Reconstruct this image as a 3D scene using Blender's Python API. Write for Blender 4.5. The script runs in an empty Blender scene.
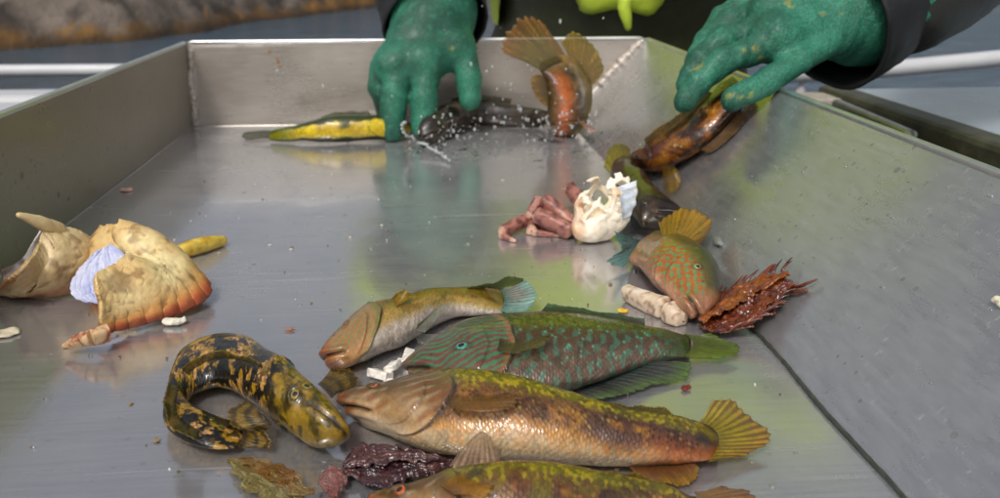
import bpy, math, random
import numpy as np
from mathutils import Vector, Matrix

scene = bpy.context.scene
col = scene.collection
R = math.radians
random.seed(5)
rng = np.random.default_rng(5)

# ------------------------------------------------------------------ camera
cam_d = bpy.data.cameras.new('camera')
cam_d.sensor_width = 36.0
cam_d.lens = 30.6
cam_d.clip_start = 0.01
cam_d.clip_end = 3000
cam = bpy.data.objects.new('camera', cam_d)
col.objects.link(cam)
cam.location = (0, 0, 0.1753)
cam.rotation_euler = (R(90 - 19.29), 0, R(-5.11))
cam_d.dof.use_dof = True
cam_d.dof.focus_distance = 0.36
cam_d.dof.aperture_fstop = 17.0
scene.camera = cam

# ------------------------------------------------------------------ sky, sun, exposure
SUN_EL, SUN_AZ = 52.0, 205.0          # degrees; azimuth measured from +Y towards +X
world = bpy.data.worlds.new('World')
scene.world = world
world.use_nodes = True
wn = world.node_tree
bg = wn.nodes['Background']
sky = wn.nodes.new('ShaderNodeTexSky')
sky.sky_type = 'NISHITA'
sky.sun_disc = False
sky.sun_elevation = R(SUN_EL)
sky.sun_rotation = R(SUN_AZ)
sky.air_density = 1.0
sky.dust_density = 6.0
sky.ozone_density = 1.0
hs = wn.nodes.new('ShaderNodeHueSaturation')
hs.inputs['Saturation'].default_value = 0.42
wn.links.new(sky.outputs[0], hs.inputs['Color'])
wn.links.new(hs.outputs[0], bg.inputs[0])
bg.inputs[1].default_value = 0.126

sun_d = bpy.data.lights.new('sun', 'SUN')
sun_d.energy = 1.5
sun_d.angle = R(10)
sun_d.color = (1.0, 0.95, 0.88)
sun = bpy.data.objects.new('sun', sun_d)
col.objects.link(sun)
sd = Vector((math.sin(R(SUN_AZ)) * math.cos(R(SUN_EL)), math.cos(R(SUN_AZ)) * math.cos(R(SUN_EL)), math.sin(R(SUN_EL))))
sun.rotation_euler = sd.to_track_quat('Z', 'Y').to_euler()
sun.location = sd * 5

vs = scene.view_settings
vs.view_transform = 'Standard'
vs.look = 'None'
vs.exposure = 0.0
vs.gamma = 1.0
vs.use_curve_mapping = False
scene.cycles.max_bounces = 6
scene.cycles.transparent_max_bounces = 6
scene.cycles.adaptive_threshold = 0.02
scene.cycles.use_denoising = True

# ------------------------------------------------------------------ layout (centimetres, tray floor z = 0, photographer at x = y = 0)
FISH = {
 'golden_brown': dict(sta=[(-3.57,30.29,0.58,-3.45,29.72,0.58,1), (-3.14,30.31,0.83,-2.89,28.81,0.83,1.5), (-2.27,30.19,1.03,-1.94,27.89,1.03,1.9), (-1.2,30.19,1.23,-0.85,26.61,1.23,2.3), (0.35,30.23,1.38,0.41,25.77,1.38,2.6), (2.31,29.64,1.43,2.2,25.29,1.43,2.7), (4.17,28.71,1.33,3.9,25.01,1.33,2.5), (6.11,27.74,1.13,5.67,24.97,1.13,2.1), (7.91,27.35,0.88,7.33,25.08,0.88,1.6), (9.51,27.45,0.63,9.01,25.29,0.63,1.1), (10.69,27.32,0.43,10.29,25.59,0.43,0.7)],
  fins={'tail_fin': [[(10.07,27.46,0.7),(10.35,26.69,0.8),(10.17,25.69,0.8),(9.58,24.97,0.6)], [(10.75,28.01,1.3),(11.53,28.19,1.2),(12.13,27.08,0.9),(12.49,26.35,0.6),(11.71,25.86,0.4),(10.6,25.53,0.3)]],
   'dorsal_fin': [[(6.48,28.08,1.3),(7.81,27.73,1),(9.21,27.68,0.7)], [(6.56,26.79,1.9),(7.68,27.37,1.6),(8.47,27.43,1.4),(9.03,27.41,1)]],
   'anal_fin': [[(6.76,25.12,0.5),(7.94,25.23,0.4),(9.12,25.31,0.4)], [(7.18,24.33,0.2),(8.09,24.19,0.2),(8.93,24.41,0.2),(9.27,24.95,0.3)]],
   'pelvic_fin': [[(1.34,24.74,2.2),(1.61,24.7,2.4),(1.87,24.53,2.3)], [(0.45,22.89,2.2),(0.89,22.29,2.4),(1.43,22.14,2.5),(2.06,22.99,2.3)]],
   'pectoral_fin': [[(0.55,25.64,2.9),(0.54,26.41,2.9)], [(1.8,25.44,2.8),(2.78,25.62,2.8),(3.22,26.14,2.8),(2.59,26.88,2.7)]]}),
 'green_striped': dict(sta=[(-1.12,33.28,0.48,-1.01,32.88,0.48,0.8), (-0.57,33.55,0.78,-0.39,31.82,0.78,1.4), (0.15,33.86,1.03,0.45,31.02,1.03,1.9), (1.2,35.22,1.23,1.54,30.04,1.23,2.3), (2.82,35.73,1.33,2.94,29.62,1.33,2.5), (5.2,36.18,1.28,4.96,29.78,1.28,2.4), (7.73,35.91,1.08,7.05,30.85,1.08,2), (9.89,35.13,0.83,9.23,32.54,0.83,1.5), (11.34,35.13,0.58,10.73,33.41,0.58,1), (12.18,35.26,0.43,11.57,33.52,0.43,0.7)],
  fins={'tail_fin': [[(11.7,34.98,0.8),(11.73,33.71,0.8),(11.13,33.06,0.6)], [(12.91,34.66,0.9),(13.68,34.37,0.7),(14.06,33.81,0.5),(13.41,33.26,0.4),(12.45,33.15,0.4)]],
   'dorsal_fin': [[(5.06,35.82,1.8),(6.68,35.68,1.7),(8.28,35.42,1.5),(9.85,35.05,1.2)], [(5.41,35.67,2.3),(6.62,35.45,2.2),(8.21,35.2,1.9),(9.81,35.17,1.6)]],
   'anal_fin': [[(5.03,30.52,0.5),(7.03,31.37,0.5),(9.43,32.72,0.6)], [(6.17,30.13,0.2),(7.46,30.34,0.2),(9.38,31.28,0.2),(11.09,31.94,0.2),(11.47,32.75,0.3)]],
   'pectoral_fin': [[(2.62,30.61,2.5),(2.84,31.71,2.5)], [(3.51,30.33,2.6),(4.71,30.86,2.6),(4.83,32.54,2.4)]]}),
 'small_yellow': dict(sta=[(-4.76,34.45,0.53,-4.66,33.97,0.53,0.9), (-4.45,35.32,0.78,-4.02,33.49,0.78,1.4), (-3.94,36.39,0.93,-3.24,33.62,0.93,1.7), (-3.11,37.68,1.08,-2.36,34.4,1.08,2), (-1.65,38.87,1.08,-1.24,35.47,1.08,2), (-0.33,39.9,0.98,-0.17,36.87,0.98,1.8), (1.15,40.91,0.78,1.18,38.57,0.78,1.4), (2.64,41.75,0.58,2.57,39.06,0.58,1), (4.06,41.81,0.38,3.83,39.4,0.38,0.6)],
  fins={'tail_fin': [[(3.67,41,0.8),(3.74,39.51,0.8),(3.47,38.73,0.6)], [(4.96,40.41,1.6),(5.38,40.02,1.3),(5.34,39.26,0.9),(4.9,38.96,0.5)]],
   'dorsal_fin': [[(1.31,40.63,1.2),(2.64,41.15,1),(3.76,40.88,0.9)], [(2.18,40.35,1.5),(3.63,40.53,1.6),(4.83,41.11,1.5),(5.07,41.29,1.2)]],
   'dorsal_flap': [[(-1.74,37.74,1.8),(-1.65,36.18,1.9)], [(-1.55,37.01,2.6),(-1.13,36.98,2.7),(-0.87,37.19,2.3)]],
   'pectoral_fin': [[(-0.68,34.12,1.9),(-0.5,34.52,2)], [(-0.25,34.2,1.7),(0.45,35.54,1.9),(0.81,37.15,1.9),(0.28,36.24,2)]],
   'pelvic_fin': [[(-0.67,35.54,0.9),(-0.4,35.84,0.9)], [(-0.5,35.72,0.4),(0.43,36.39,0.3),(0.53,36.61,0.5)]]}),
 'orange_corkwing': dict(sta=[(13.24,37.47,0.48,12.96,37.35,0.48,0.8), (14.07,37.92,0.78,12.58,37.47,0.78,1.4), (14.91,39.33,1.13,12.15,38.38,1.13,2.1), (15.25,40.96,1.64,11.74,39.91,1.31,2.4), (15.21,43.38,1.69,11.61,41.62,1.32,2.4), (15.15,46.82,1.19,11.73,43.89,1.04,1.9), (14.44,49.16,0.73,11.78,45.62,0.73,1.3), (13.39,49.48,0.48,11.98,46.92,0.48,0.8)],
  fins={'tail_fin': [[(12.98,48.53,0.8),(12.45,47.36,0.7),(12.08,46.52,0.5)], [(10.6,45.91,2.3),(11.01,46.03,1.7),(11.33,46.24,1),(10.21,45.38,0.6),(11.1,45.11,0.3)]],
   'dorsal_fin': [[(13.1,43.39,2),(14.07,43.99,2),(14.69,43.76,2)], [(13.8,47.5,2.26),(15.03,47.5,3.04),(16.28,47,3.03),(16.65,46.5,2.43),(15.9,46,1.44)]]}),
 'dark_brown': dict(sta=[(16.53,52.39,1.67,16.17,52.18,1.29,1), (16.02,52.52,1.77,15.05,50.91,1.14,1.7), (15.59,53.65,1.87,13.96,50.21,1.31,2.1), (15.62,55.99,2.14,13.34,51.19,1.42,2.2), (15.78,58.89,2.27,13.31,54.12,1.41,2.1), (16,62.7,2.15,13.88,59.08,1.27,1.8), (16.03,67.34,1.44,14.81,65.04,0.83,1.1)],
  fins={'tail_fin': [[(16.17,65.58,1.9),(15.74,66.01,1.15),(14.86,64.92,0.7)], [(15.98,64.95,2.86),(15.58,67.48,2.73),(15.27,68.97,1.82),(14.5,67.15,0.9)]]}),
 'held': dict(sta=[(16.09,66.88,1.21,15.9,64.91,1,1), (16.55,64.84,2.2,16.28,61.53,1.91,1.7), (17.42,62.56,3.41,17.09,58.41,3.06,2.1), (18.57,61.1,4.71,18.24,57.05,4.36,2.2), (19.73,60.44,5.94,19.35,56.4,5.53,2.2), (20.9,60.8,7.03,20.47,56.68,6.58,2), (22.01,61.29,7.99,21.55,57.46,7.5,1.7), (23.03,62.09,8.78,22.58,58.62,8.3,1.3)],
  fins={'pectoral_fin': [[(16.61,57.33,3.24),(16.98,55.69,3.63)], [(16.87,57.38,1.76),(16.8,55.54,1.54),(17.15,55.17,2.06),(17.58,56.65,3.1)]],
   'dorsal_fin': [[(16.65,62.08,3.72),(17.96,60.01,5.25),(19.15,59.36,6.52),(20.73,60.02,7.9)], [(16.27,61.34,4.34),(17.3,59.9,5.72),(18.54,58.92,7.04),(20.25,60.01,8.27)]],
   'anal_fin': [[(19.04,56.63,4.5),(20.35,56.24,5.89),(21.5,56.62,7.12)], [(19.57,56.05,4.34),(20.86,55.43,5.7),(22.02,56.06,6.93)]]}),
 'yellow': dict(sta=[(-1.55,85.03,1.31,-1.78,84.78,0.25,1), (-2.4,83.81,1.95,-2.65,83.39,0.25,1.7), (-3.72,83.07,2.41,-3.99,82.55,0.25,2.1), (-6.01,82.85,2.58,-6.19,82.27,0.25,2.3), (-8.28,82.52,2.58,-8.57,82.02,0.25,2), (-10.79,82.61,2.12,-11.07,82.23,0.25,1.5), (-13.19,83.12,1.38,-13.35,82.9,0.25,0.9), (-15.03,83.65,0.91,-15.16,83.52,0.25,0.5)],
  fins={'tail_fin': [[(-14.79,84.5,0.84),(-15.12,84,0.55),(-14.68,83.5,0.25)], [(-16.43,85,0.76),(-17.91,85,0.49),(-17.5,83.3,0.34),(-16.12,83,0.28)]],
   'dorsal_fin': [[(-5.17,84.7,2.03),(-7.79,84.5,2.21),(-10.45,84.5,1.76)], [(-5.57,85.3,2.53),(-7.83,85.2,2.58),(-10.09,85,2.15)]]}),
 'long_dark': dict(sta=[(-0.74,80.6,1.37,-0.2,80.38,0.25,0.9), (-0.33,81.16,2.13,0.66,80.76,0.25,1.6), (0.86,83.04,2.93,1.86,82.51,0.25,2.1), (2.63,86.44,3.01,3.38,85.84,0.25,2.4), (5.64,88.88,2.88,5.79,88.28,0.25,2.4), (8.44,88.56,2.58,8.3,88.06,0.25,2), (11.04,88.2,1.97,10.7,87.85,0.25,1.4), (13.11,87.87,1.58,12.79,87.67,0.25,0.8)],
  fins={'tail_fin': [[(13.17,89,1.37),(13.14,88.7,0.79),(12.76,88.2,0.25)], [(15.5,89.5,1.78),(16.09,89,0.79),(15.08,88,0.15)]],
   'dorsal_fin': [[(2.63,86.5,2.9),(5.58,88,2.92),(8.96,88.5,2.37)], [(2.86,87,3.43),(5.83,88.5,3.45),(9.22,89,2.91)]]}),
 'bottom': dict(sta=[(-2.04,23.9,0.53,-1.9,23.41,0.53,0.9), (-1.42,23.7,0.78,-1.24,22.54,0.78,1.4), (-0.59,23.46,1.03,-0.41,21.68,1.03,1.9), (0.51,23.46,1.23,0.51,20.99,1.23,2.3), (1.97,23.5,1.33,1.82,20.61,1.33,2.5), (3.46,23.61,1.28,3.16,20.67,1.28,2.4), (5.08,23.47,1.08,4.66,21.07,1.08,2), (6.67,23.13,0.83,6.3,21.64,0.83,1.5), (7.84,23.07,0.63,7.52,22.03,0.63,1.1), (8.74,23.21,0.43,8.44,22.25,0.43,0.7)],
  fins={'tail_fin': [[(8.4,22.88,0.9),(8.42,22.27,0.8),(8.11,21.86,0.6)], [(9.25,22.69,1.1),(10.2,22.83,0.9),(10.66,22.56,0.6),(10.14,21.94,0.4),(9.14,21.86,0.3)]],
   'dorsal_fin': [[(5.09,23.62,1.4),(6.39,23.38,1.1),(7.6,23.12,0.9)], [(5.32,23.17,1.8),(6.48,23.03,1.6),(7.67,22.96,1.2)]],
   'pectoral_fin': [[(0.49,21.21,2.5),(0.15,21.64,2.5)], [(1.43,20.84,2.5),(1.79,21.6,2.5),(1.08,22.32,2.4)]]}),
 'curled': dict(sta=[(-3.11,27.72,0.51,-3.38,27.3,0.51,0.86), (-3.39,27.99,0.82,-3.89,27.09,0.82,1.48), (-4.03,29.01,1.09,-4.74,27.52,1.09,2.03), (-4.82,30.16,1.21,-5.67,28.45,1.21,2.26), (-5.74,31.83,1.21,-6.56,29.59,1.21,2.26), (-6.88,33.55,1.09,-7.31,30.48,1.09,2.03), (-8.31,35.51,0.98,-7.98,31.32,0.98,1.79), (-9.76,36.08,0.86,-8.83,32.02,0.86,1.56), (-10.75,35.34,0.78,-9.47,31.83,0.78,1.4), (-10.9,33.25,0.75,-9.77,31.29,0.75,1.33), (-10.5,31,0.7,-9.75,30.6,0.7,1.25), (-9.93,29.05,0.66,-9.06,29.75,0.66,1.17), (-8.9,28.08,0.58,-8.62,29.53,0.58,1.01), (-7.89,27.72,0.51,-8.02,29.43,0.51,0.86), (-7.02,27.84,0.39,-7.26,29.26,0.39,0.62)],
  fins={'tail_fin': [[(-7.12,27.63,0.5),(-7.06,28.15,0.6),(-7.27,28.96,0.5)], [(-6.42,27.62,0.3),(-5.92,27.53,0.5),(-6,27.89,0.7),(-6.6,28.43,0.7)]],
   'pectoral_fin': [[(-4.49,30.45,1.4),(-4.14,30.03,1.3),(-3.94,29.82,1.1)], [(-4.15,32.76,1),(-3.5,33.29,0.6),(-3.15,32.91,0.4),(-3.24,31.86,0.4),(-3.61,31.38,0.4)]],
   'pectoral_fin_near': [[(-6.33,28.47,1.3),(-5.95,28.23,1)], [(-7.24,29.78,1.2),(-7.76,29.26,1),(-7.27,28.23,0.9),(-6.44,28.68,0.5)]],
   'dorsal_fin': [[(-6.46,29.85,2.5),(-7.79,31.33,2.2),(-9,31.86,1.9),(-9.68,31.18,1.7)], [(-6.43,29.48,2.9),(-7.74,30.94,2.7),(-8.97,31.48,2.4),(-9.69,30.83,2.1)]],
   'dorsal_fin_rear': [[(-9.71,30.27,1.7),(-9.63,29.3,1.5),(-9.18,28.29,1.3),(-8.46,27.86,1.1)], [(-10.02,30.14,2),(-9.81,28.53,1.9),(-9.2,27.21,1.7),(-8.31,26.83,1.4)]]}),
 'leaping': dict(sta=[(15.2,85,0.01,13.23,85,0.35,1.4), (15.73,83.5,0.81,12.48,83.5,1.27,2.4), (16.21,82.5,2.1,12.11,82.5,2.46,2.8), (16.36,82,3.46,12.02,82,3.53,2.8), (16.2,81.5,5.19,11.93,81.5,4.77,2.4), (15.37,81,6.79,11.64,81,5.98,1.8), (14.1,80.5,7.8,11.26,80.5,6.99,1.1), (12.86,80,8.51,11.09,80,7.89,0.6)],
  fins={'tail_fin': [[(11.23,80.2,6.85),(12.41,80,7.6),(13.77,80.2,7.75)], [(8.92,80,8.18),(7.01,79.5,9.25),(7.56,79.5,10.68),(8.93,79.5,12),(10.56,80,11.77),(12.17,80,9.97)]],
   'dorsal_fin': [[(14.04,80.7,7.68),(15.28,81,6.6),(16,81.5,5.29)], [(12.95,80.7,9.54),(14.06,80.7,10.53),(15.89,80.7,9.42),(17.12,81,6.49),(16.35,81.3,5.5)]],
   'anal_fin': [[(11.61,80.8,6.01),(12.08,81.2,4.81),(12.25,81.6,3.69)], [(11.01,80,6.78),(9.92,79.5,6.4),(10.38,80,4.74),(11.69,81,3.41)]],
   'pectoral_fin': [[(14.64,81,2.4),(14.85,81,2)], [(15.45,79,2.08),(16.24,78.5,1.5),(15.77,78.5,1.22)]]}),
}
PT = {
 'shellA_rim': [(-15.67,38.04,0.5),(-15.29,38.9,0.3),(-14.46,39.63,0.2),(-13.44,40.26,0.2),(-12.53,41.06,0.2),(-11.78,41.94,0.3),(-11.77,43.1,0.5),(-12.96,44.41,0.6),(-14.29,45.44,0.6)],
 'shellA_top': [(-15.8,38.8,2.54),(-15.95,39.5,2.88),(-15.63,40.5,2.9),(-15.1,41.5,2.89),(-15.92,43.5,2.96),(-16.3,44.5,3.92),(-16,45,2.79),(-15.69,45.5,2.32),(-15.3,46,1.55)],
 'shellA_back': [(-18.81,47,1.9),(-18.44,47,2.6),(-17.59,46.5,3.2),(-16.63,45.5,3.55)],
 'shellA_backlow': [(-18.22,44.31,0.3),(-17.31,43.94,0.3),(-16.42,43.58,0.3),(-15.71,43.8,0.3)],
 'shellA_membrane_left': [(-17.9,43.5,2.52),(-18.26,42.5,1.69),(-17.94,41.5,1.1),(-16.68,40.5,0.98)],
 'shellA_membrane_right': [(-16.05,44.3,3.08),(-15.6,43,2.3),(-15.85,42,1.42),(-16.09,41,0.91)],
 'shellA_claw': [(-16.86,36.96,0.4),(-16.17,36.9,0.7),(-15.5,36.84,0.9),(-15.15,37.36,0.9)],
 'shellB_rim': [(-23.9,45.24,0.3),(-22.57,44.79,0.2),(-21.27,44.39,0.2),(-20.14,44.15,0.2),(-19.29,44.65,0.2),(-18.76,45.84,0.3),(-18.88,47.48,0.4)],
 'shellB_top': [(-20.97,41.5,2.23),(-20.41,42.5,2.64),(-20.31,43.5,3.04),(-20.17,45,3.53),(-19.83,46,3.25),(-19.24,46.5,2.84),(-18.71,47,2.19)],
 'shellB_spine': [(-19.77,45.8,3.15),(-20.23,44.5,4.13),(-20.87,43.5,4.89)],
 'shellB_inner': [(-20.97,46,3.34),(-21.45,46,2.67),(-22.35,46,1.42),(-22.97,45,1.35)],
 'shellB_innerlow': [(-21.01,47,2.32),(-21.6,47,1.39),(-22.07,46,0.65),(-22.91,45,0.54)],
 'yellow_piece': [(-15.39,49.22,0.4),(-14.64,49.95,0.5),(-13.7,50.99,0.5),(-12.72,52.27,0.3)],
 'legA': [(9.63,52,0),(8.71,53,0.95),(7.57,54,1.99),(6.91,54,1.46),(6.72,53.5,0.78),(5.67,53,0.2),(4.65,52,-0.4),(4.93,51.5,-0.64),(5.6,51,-0.97)],
 'legB': [(9.24,51.2,-0.06),(8,51.7,0.63),(6.89,52.3,1.49)],
 'legC': [(8.67,52.5,-0.62),(7.06,53.5,0.14),(6.72,52.3,-0.42),(7.61,52,-0.62),(8.63,51.8,-0.66)],
 'legD': [(10.64,55.5,0.85),(10.03,57,1.66),(9.97,57.5,1.89)],
 'crab_body': [(11.12,51.2,1.77),(9.76,50.6,0.6),(12.71,51.5,2.51)],
 'leg_bit': [(10.31,41.26,0.8),(11.37,40.35,0.9),(11.93,38.53,0.8),(12.45,37.44,0.6)],
 'weedL': [(12.79,37,0.3),(14.31,38.77,0.5),(15.84,39.51,0.97),(16.6,38.9,1.63),(17.52,37.8,2.45)],
 'weedR': [(13.65,35.55,0.3),(14.79,35.81,0.5),(15.97,36.19,0.96),(16.62,36.24,1.64),(17.33,36.58,2.26)],
 'weed_strand': [(17.23,37.39,2.15),(17.56,36.45,2.35),(17.75,35.95,2.7),(18.19,35.73,3.02)],
 'weed_strand2': [(17.28,37.23,2.05),(17.46,36.08,2.25),(17.8,35.78,2.46)],
 'purpleL': [(-3.43,26.51,0.3),(-3.05,27.23,0.4),(-1.78,27.16,0.5),(-0.33,26.22,0.6),(0.55,26.07,0.4)],
 'purpleR': [(-2.85,25.34,0.2),(-2.13,24.78,0.3),(-1.19,24.9,0.4),(-0.1,25.27,0.4),(0.61,25.84,0.3)],
 'scrapL': [(-7.45,27.02,0.2),(-6.77,25.77,0.3),(-6.1,24.3,0.3)],
 'scrapR': [(-7.29,26.95,0.2),(-5.15,25.69,0.5),(-3.76,24.37,0.3)],
 'pinkL': [(-4.03,25.65,0.3),(-3.66,26.07,0.4),(-3.09,25.8,0.3)],
 'pinkR': [(-3.86,25.19,0.2),(-3.38,24.56,0.3),(-3.04,25.12,0.2)],
 'white_bits': [(-2.23,33.2,0.3),(-1.67,33.52,0.5),(-1.3,34.16,0.4),(-1.04,34.84,0.4),(-1.88,32.81,0.2)],
 'small_bits': [(-20.65,39.46,0.1),(-23.16,65.9,0.1),(-12.68,39.95,0.2),(-13.23,39.52,0.2),(-14.23,94.3,0.3),(9.88,39.44,0.1),(10.7,31.18,0.1),(-6.84,38.7,0.1),(16.93,45.83,1.47),(20.74,26.97,5.44),(-10.45,28.98,0.1),(4.23,47.27,0.1)],
 'gl_wrist': [(0.97,92,14.17),(1.3,90,12.1)],
 'gl_palm': [(-1.01,88,9.33),(1.8,88,9.31),(-2.81,85,6.95),(0.12,85,7.31),(3.25,87,8.41)],
 'gl_thumb': [(2.61,88,9.5),(4.03,86.5,8.07),(4.54,85.5,5.63),(4.59,85,3.63)],
 'gl_index': [(0.32,85,7.31),(0.02,83,4.11),(-0.16,82.5,1.47)],
 'gl_middle': [(-2.22,85,7.33),(-2.87,83.2,4.31),(-3.18,82.7,1.09)],
 'gl_ring': [(-3.46,86.5,6.77),(-3.9,85,4.44),(-3.76,86.5,2.09)],
 'gl_pinky': [(-4.13,88,6.39),(-4.47,87,4.54),(-4.09,88.5,3.08)],
 'gr_wrist': [(35.95,63,14.13),(32.23,62,13.21)],
 'gr_palm': [(29.72,61,13.01),(26.72,60,12.62),(24.38,58.5,11.75),(24.84,61,13.46),(26.99,63,14.88),(29.57,60,12.26)],
 'gr_thumb': [(29.15,59,11.8),(25.67,57,10.55),(23.02,56,9.23),(20.54,55.2,8.19)],
 'gr_index': [(23.84,58.3,11.36),(20.35,57.4,10.42),(18.71,57,9.14),(17.77,56.8,7.9)],
 'gr_middle': [(24.6,60.5,12.39),(21.21,59.8,11.65),(19.38,59.2,10.35),(18.39,58.6,8.78)],
 'gr_ring': [(25.44,62.5,13.43),(22.38,61.8,12.86),(20.51,61.2,11.66),(19.48,60.6,10.18)],
 'gr_pinky': [(26.89,64.5,14.53),(24.19,63.8,14.14),(22.1,63.2,13.04),(20.96,62.6,11.67)],
 'torso_px': [(9.38,105,9.77),(27.75,105,9.66),(46.69,105,9.54),(23.96,105,11.09),(22.93,103,10.53),(23.28,103,8.21)],
 'rail_left': [(-111.43,210,-9.08),(-72.14,210,-8.37)],
 'deck_left': [(-89.43,190,-10.03),(-90.26,190,-14.48),(-69.97,190,-9.86)],
 'rail_right': [(83.22,170,-5.78),(119.59,170,-3.31)],
 'panel': [(54.13,100.49,2),(77.36,109.35,2),(52.02,71.98,2),(51.99,94.45,2),(51.28,99.11,2),(47.03,64.64,2)],
 'bar': [(43.63,85.62,3.5),(42.32,69.3,3.5)],
 'beige': [(45.23,93.59,2)],
 'splash': [(-1.75,76.67,3),(-1.56,78.18,1.5),(-0.02,76.94,0.8),(2.13,72.91,0.3),(12.04,83.88,1),(16.35,82.48,1),(14.14,81.21,0.3)],
}

PT = {k: np.array(v) * .01 for k, v in PT.items()}

# ------------------------------------------------------------------ helpers
def lin(h):
    h = h.lstrip('#')
    c = np.array([int(h[i:i + 2], 16) / 255 for i in (0, 2, 4)])
    return np.where(c < .04045, c / 12.92, ((c + .055) / 1.055) ** 2.4)

def hash3(i, j, k, seed=0):
    n = (i.astype(np.int64) * 374761393 + j.astype(np.int64) * 668265263 + k.astype(np.int64) * 2147483647 + seed * 974711) & 0xffffffff
    n = ((n ^ (n >> 13)) * 1274126177) & 0xffffffff
    n = ((n ^ (n >> 16)) * 2246822519) & 0xffffffff
    return ((n ^ (n >> 15)) & 0xffffff) / float(0xffffff)

def noise(P, s=1.0, seed=0):
    Q = np.asarray(P, float) * s
    if Q.shape[-1] == 2:
        Q = np.concatenate([Q, np.full(Q.shape[:-1] + (1,), .37)], -1)
    I = np.floor(Q); f = Q - I; f = f * f * (3 - 2 * f); I = I.astype(np.int64)
    r = 0
    for a in (0, 1):
        for b in (0, 1):
            for c in (0, 1):
                w = (f[..., 0] if a else 1 - f[..., 0]) * (f[..., 1] if b else 1 - f[..., 1]) * (f[..., 2] if c else 1 - f[..., 2])
                r = r + w * hash3(I[..., 0] + a, I[..., 1] + b, I[..., 2] + c, seed)
    return r * 2 - 1

def fbm(P, s=1.0, o=4, seed=0):
    r, a = 0, .5
    for k in range(o):
        r = r + a * noise(P, s, seed + k * 17); s *= 2.03; a *= .5
    return r

def sm(a, b, x):
    t = np.clip((x - a) / (b - a), 0, 1)
    return t * t * (3 - 2 * t)

def mixc(a, b, t):
    return a * (1 - t[..., None]) + b * t[..., None]

def spline(K, n=None, at=None, w=None):
    """natural cubic spline through the rows of K (chord-length parameter), sampled evenly"""
    K = np.asarray(K, float); m = len(K)
    d = np.linalg.norm(np.diff(K[:, :3], axis=0), axis=1) if w is None else np.diff(w)
    t = np.concatenate([[0], np.cumsum(np.maximum(d, 1e-6))]); t /= t[-1]
    x = np.linspace(0, 1, n) if at is None else np.asarray(at)
    if m == 2:
        return K[0] + (K[1] - K[0]) * x[:, None]
    hh = np.diff(t); A = np.eye(m); B = np.zeros_like(K)
    for i in range(1, m - 1):
        A[i, i - 1] = hh[i - 1]; A[i, i] = 2 * (hh[i - 1] + hh[i]); A[i, i + 1] = hh[i]
        B[i] = 6 * ((K[i + 1] - K[i]) / hh[i] - (K[i] - K[i - 1]) / hh[i - 1])
    M = np.linalg.solve(A, B)
    i = np.clip(np.searchsorted(t, x, 'right') - 1, 0, m - 2)
    h_ = hh[i][:, None]; a = (t[i + 1] - x)[:, None]; b = (x - t[i])[:, None]
    return (M[i] * a ** 3 + M[i + 1] * b ** 3) / (6 * h_) + (K[i] / h_ - M[i] * h_ / 6) * a + (K[i + 1] / h_ - M[i + 1] * h_ / 6) * b

def mesh(name, V, F, mat=None, parent=None, cols=None, smooth=True, loc=None):
    """one mesh object; V world coordinates, F list/array of faces; parent's translation is taken out"""
    V = np.asarray(V, float)
    off = np.zeros(3)
    p = parent
    while p is not None:
        off = off + np.array(p.location); p = p.parent
    if loc is not None:
        V = V - np.asarray(loc)
        off = off - 0
    me = bpy.data.meshes.new(name)
    if isinstance(F, np.ndarray):
        k = F.shape[1]
        me.vertices.add(len(V)); me.vertices.foreach_set('co', (V - (off if loc is None else 0)).astype(np.float32).ravel())
        me.loops.add(F.size); me.loops.foreach_set('vertex_index', F.astype(np.int32).ravel())
        me.polygons.add(len(F)); me.polygons.foreach_set('loop_start', np.arange(0, F.size, k, dtype=np.int32))
        me.polygons.foreach_set('loop_total', np.full(len(F), k, np.int32))
    else:
        me.from_pydata((V - (off if loc is None else 0)).tolist(), [], [list(f) for f in F])
    me.update(calc_edges=True)
    me.validate()
    if smooth:
        me.polygons.foreach_set('use_smooth', np.ones(len(me.polygons), bool))
    if cols is not None:
        a = me.color_attributes.new('Col', 'FLOAT_COLOR', 'POINT')
        c = np.ones((len(V), 4), np.float32); c[:, :3] = np.clip(cols, 0, 1)
        a.data.foreach_set('color', c.ravel())
    if mat is not None:
        me.materials.append(mat)
    o = bpy.data.objects.new(name, me)
    col.objects.link(o)
    if loc is not None:
        o.location = Vector(loc) - Vector(off)
    o.parent = parent
    return o

def tag(o, label=None, cat=None, group=None, kind=None):
    if label: o['label'] = label
    if cat: o['category'] = cat
    if group: o['group'] = group
    if kind: o['kind'] = kind
    return o

def empty(name, loc, label=None, cat=None, group=None):
    o = bpy.data.objects.new(name, None)
    o.empty_display_size = .02
    o.location = loc
    col.objects.link(o)
    return tag(o, label, cat, group)

def gridfaces(n, m, wrap=False, base=0):
    i = np.arange(n - 1)[:, None]; j = np.arange(m if wrap else m - 1)[None]
    j2 = (j + 1) % m
    return (np.stack([i * m + j, i * m + j2, (i + 1) * m + j2, (i + 1) * m + j], -1).reshape(-1, 4) + base)

def box(lo, hi):
    lo, hi = np.array(lo, float), np.array(hi, float)
    V = np.array([[lo[0] if not a else hi[0], lo[1] if not b else hi[1], lo[2] if not c else hi[2]] for a in (0, 1) for b in (0, 1) for c in (0, 1)])
    return V, [(0, 1, 3, 2), (4, 6, 7, 5), (0, 4, 5, 1), (2, 3, 7, 6), (0, 2, 6, 4), (1, 5, 7, 3)]

def bevel(o, w, seg=2):
    m = o.modifiers.new('bevel', 'BEVEL'); m.width = w; m.segments = seg
    return o

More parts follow.
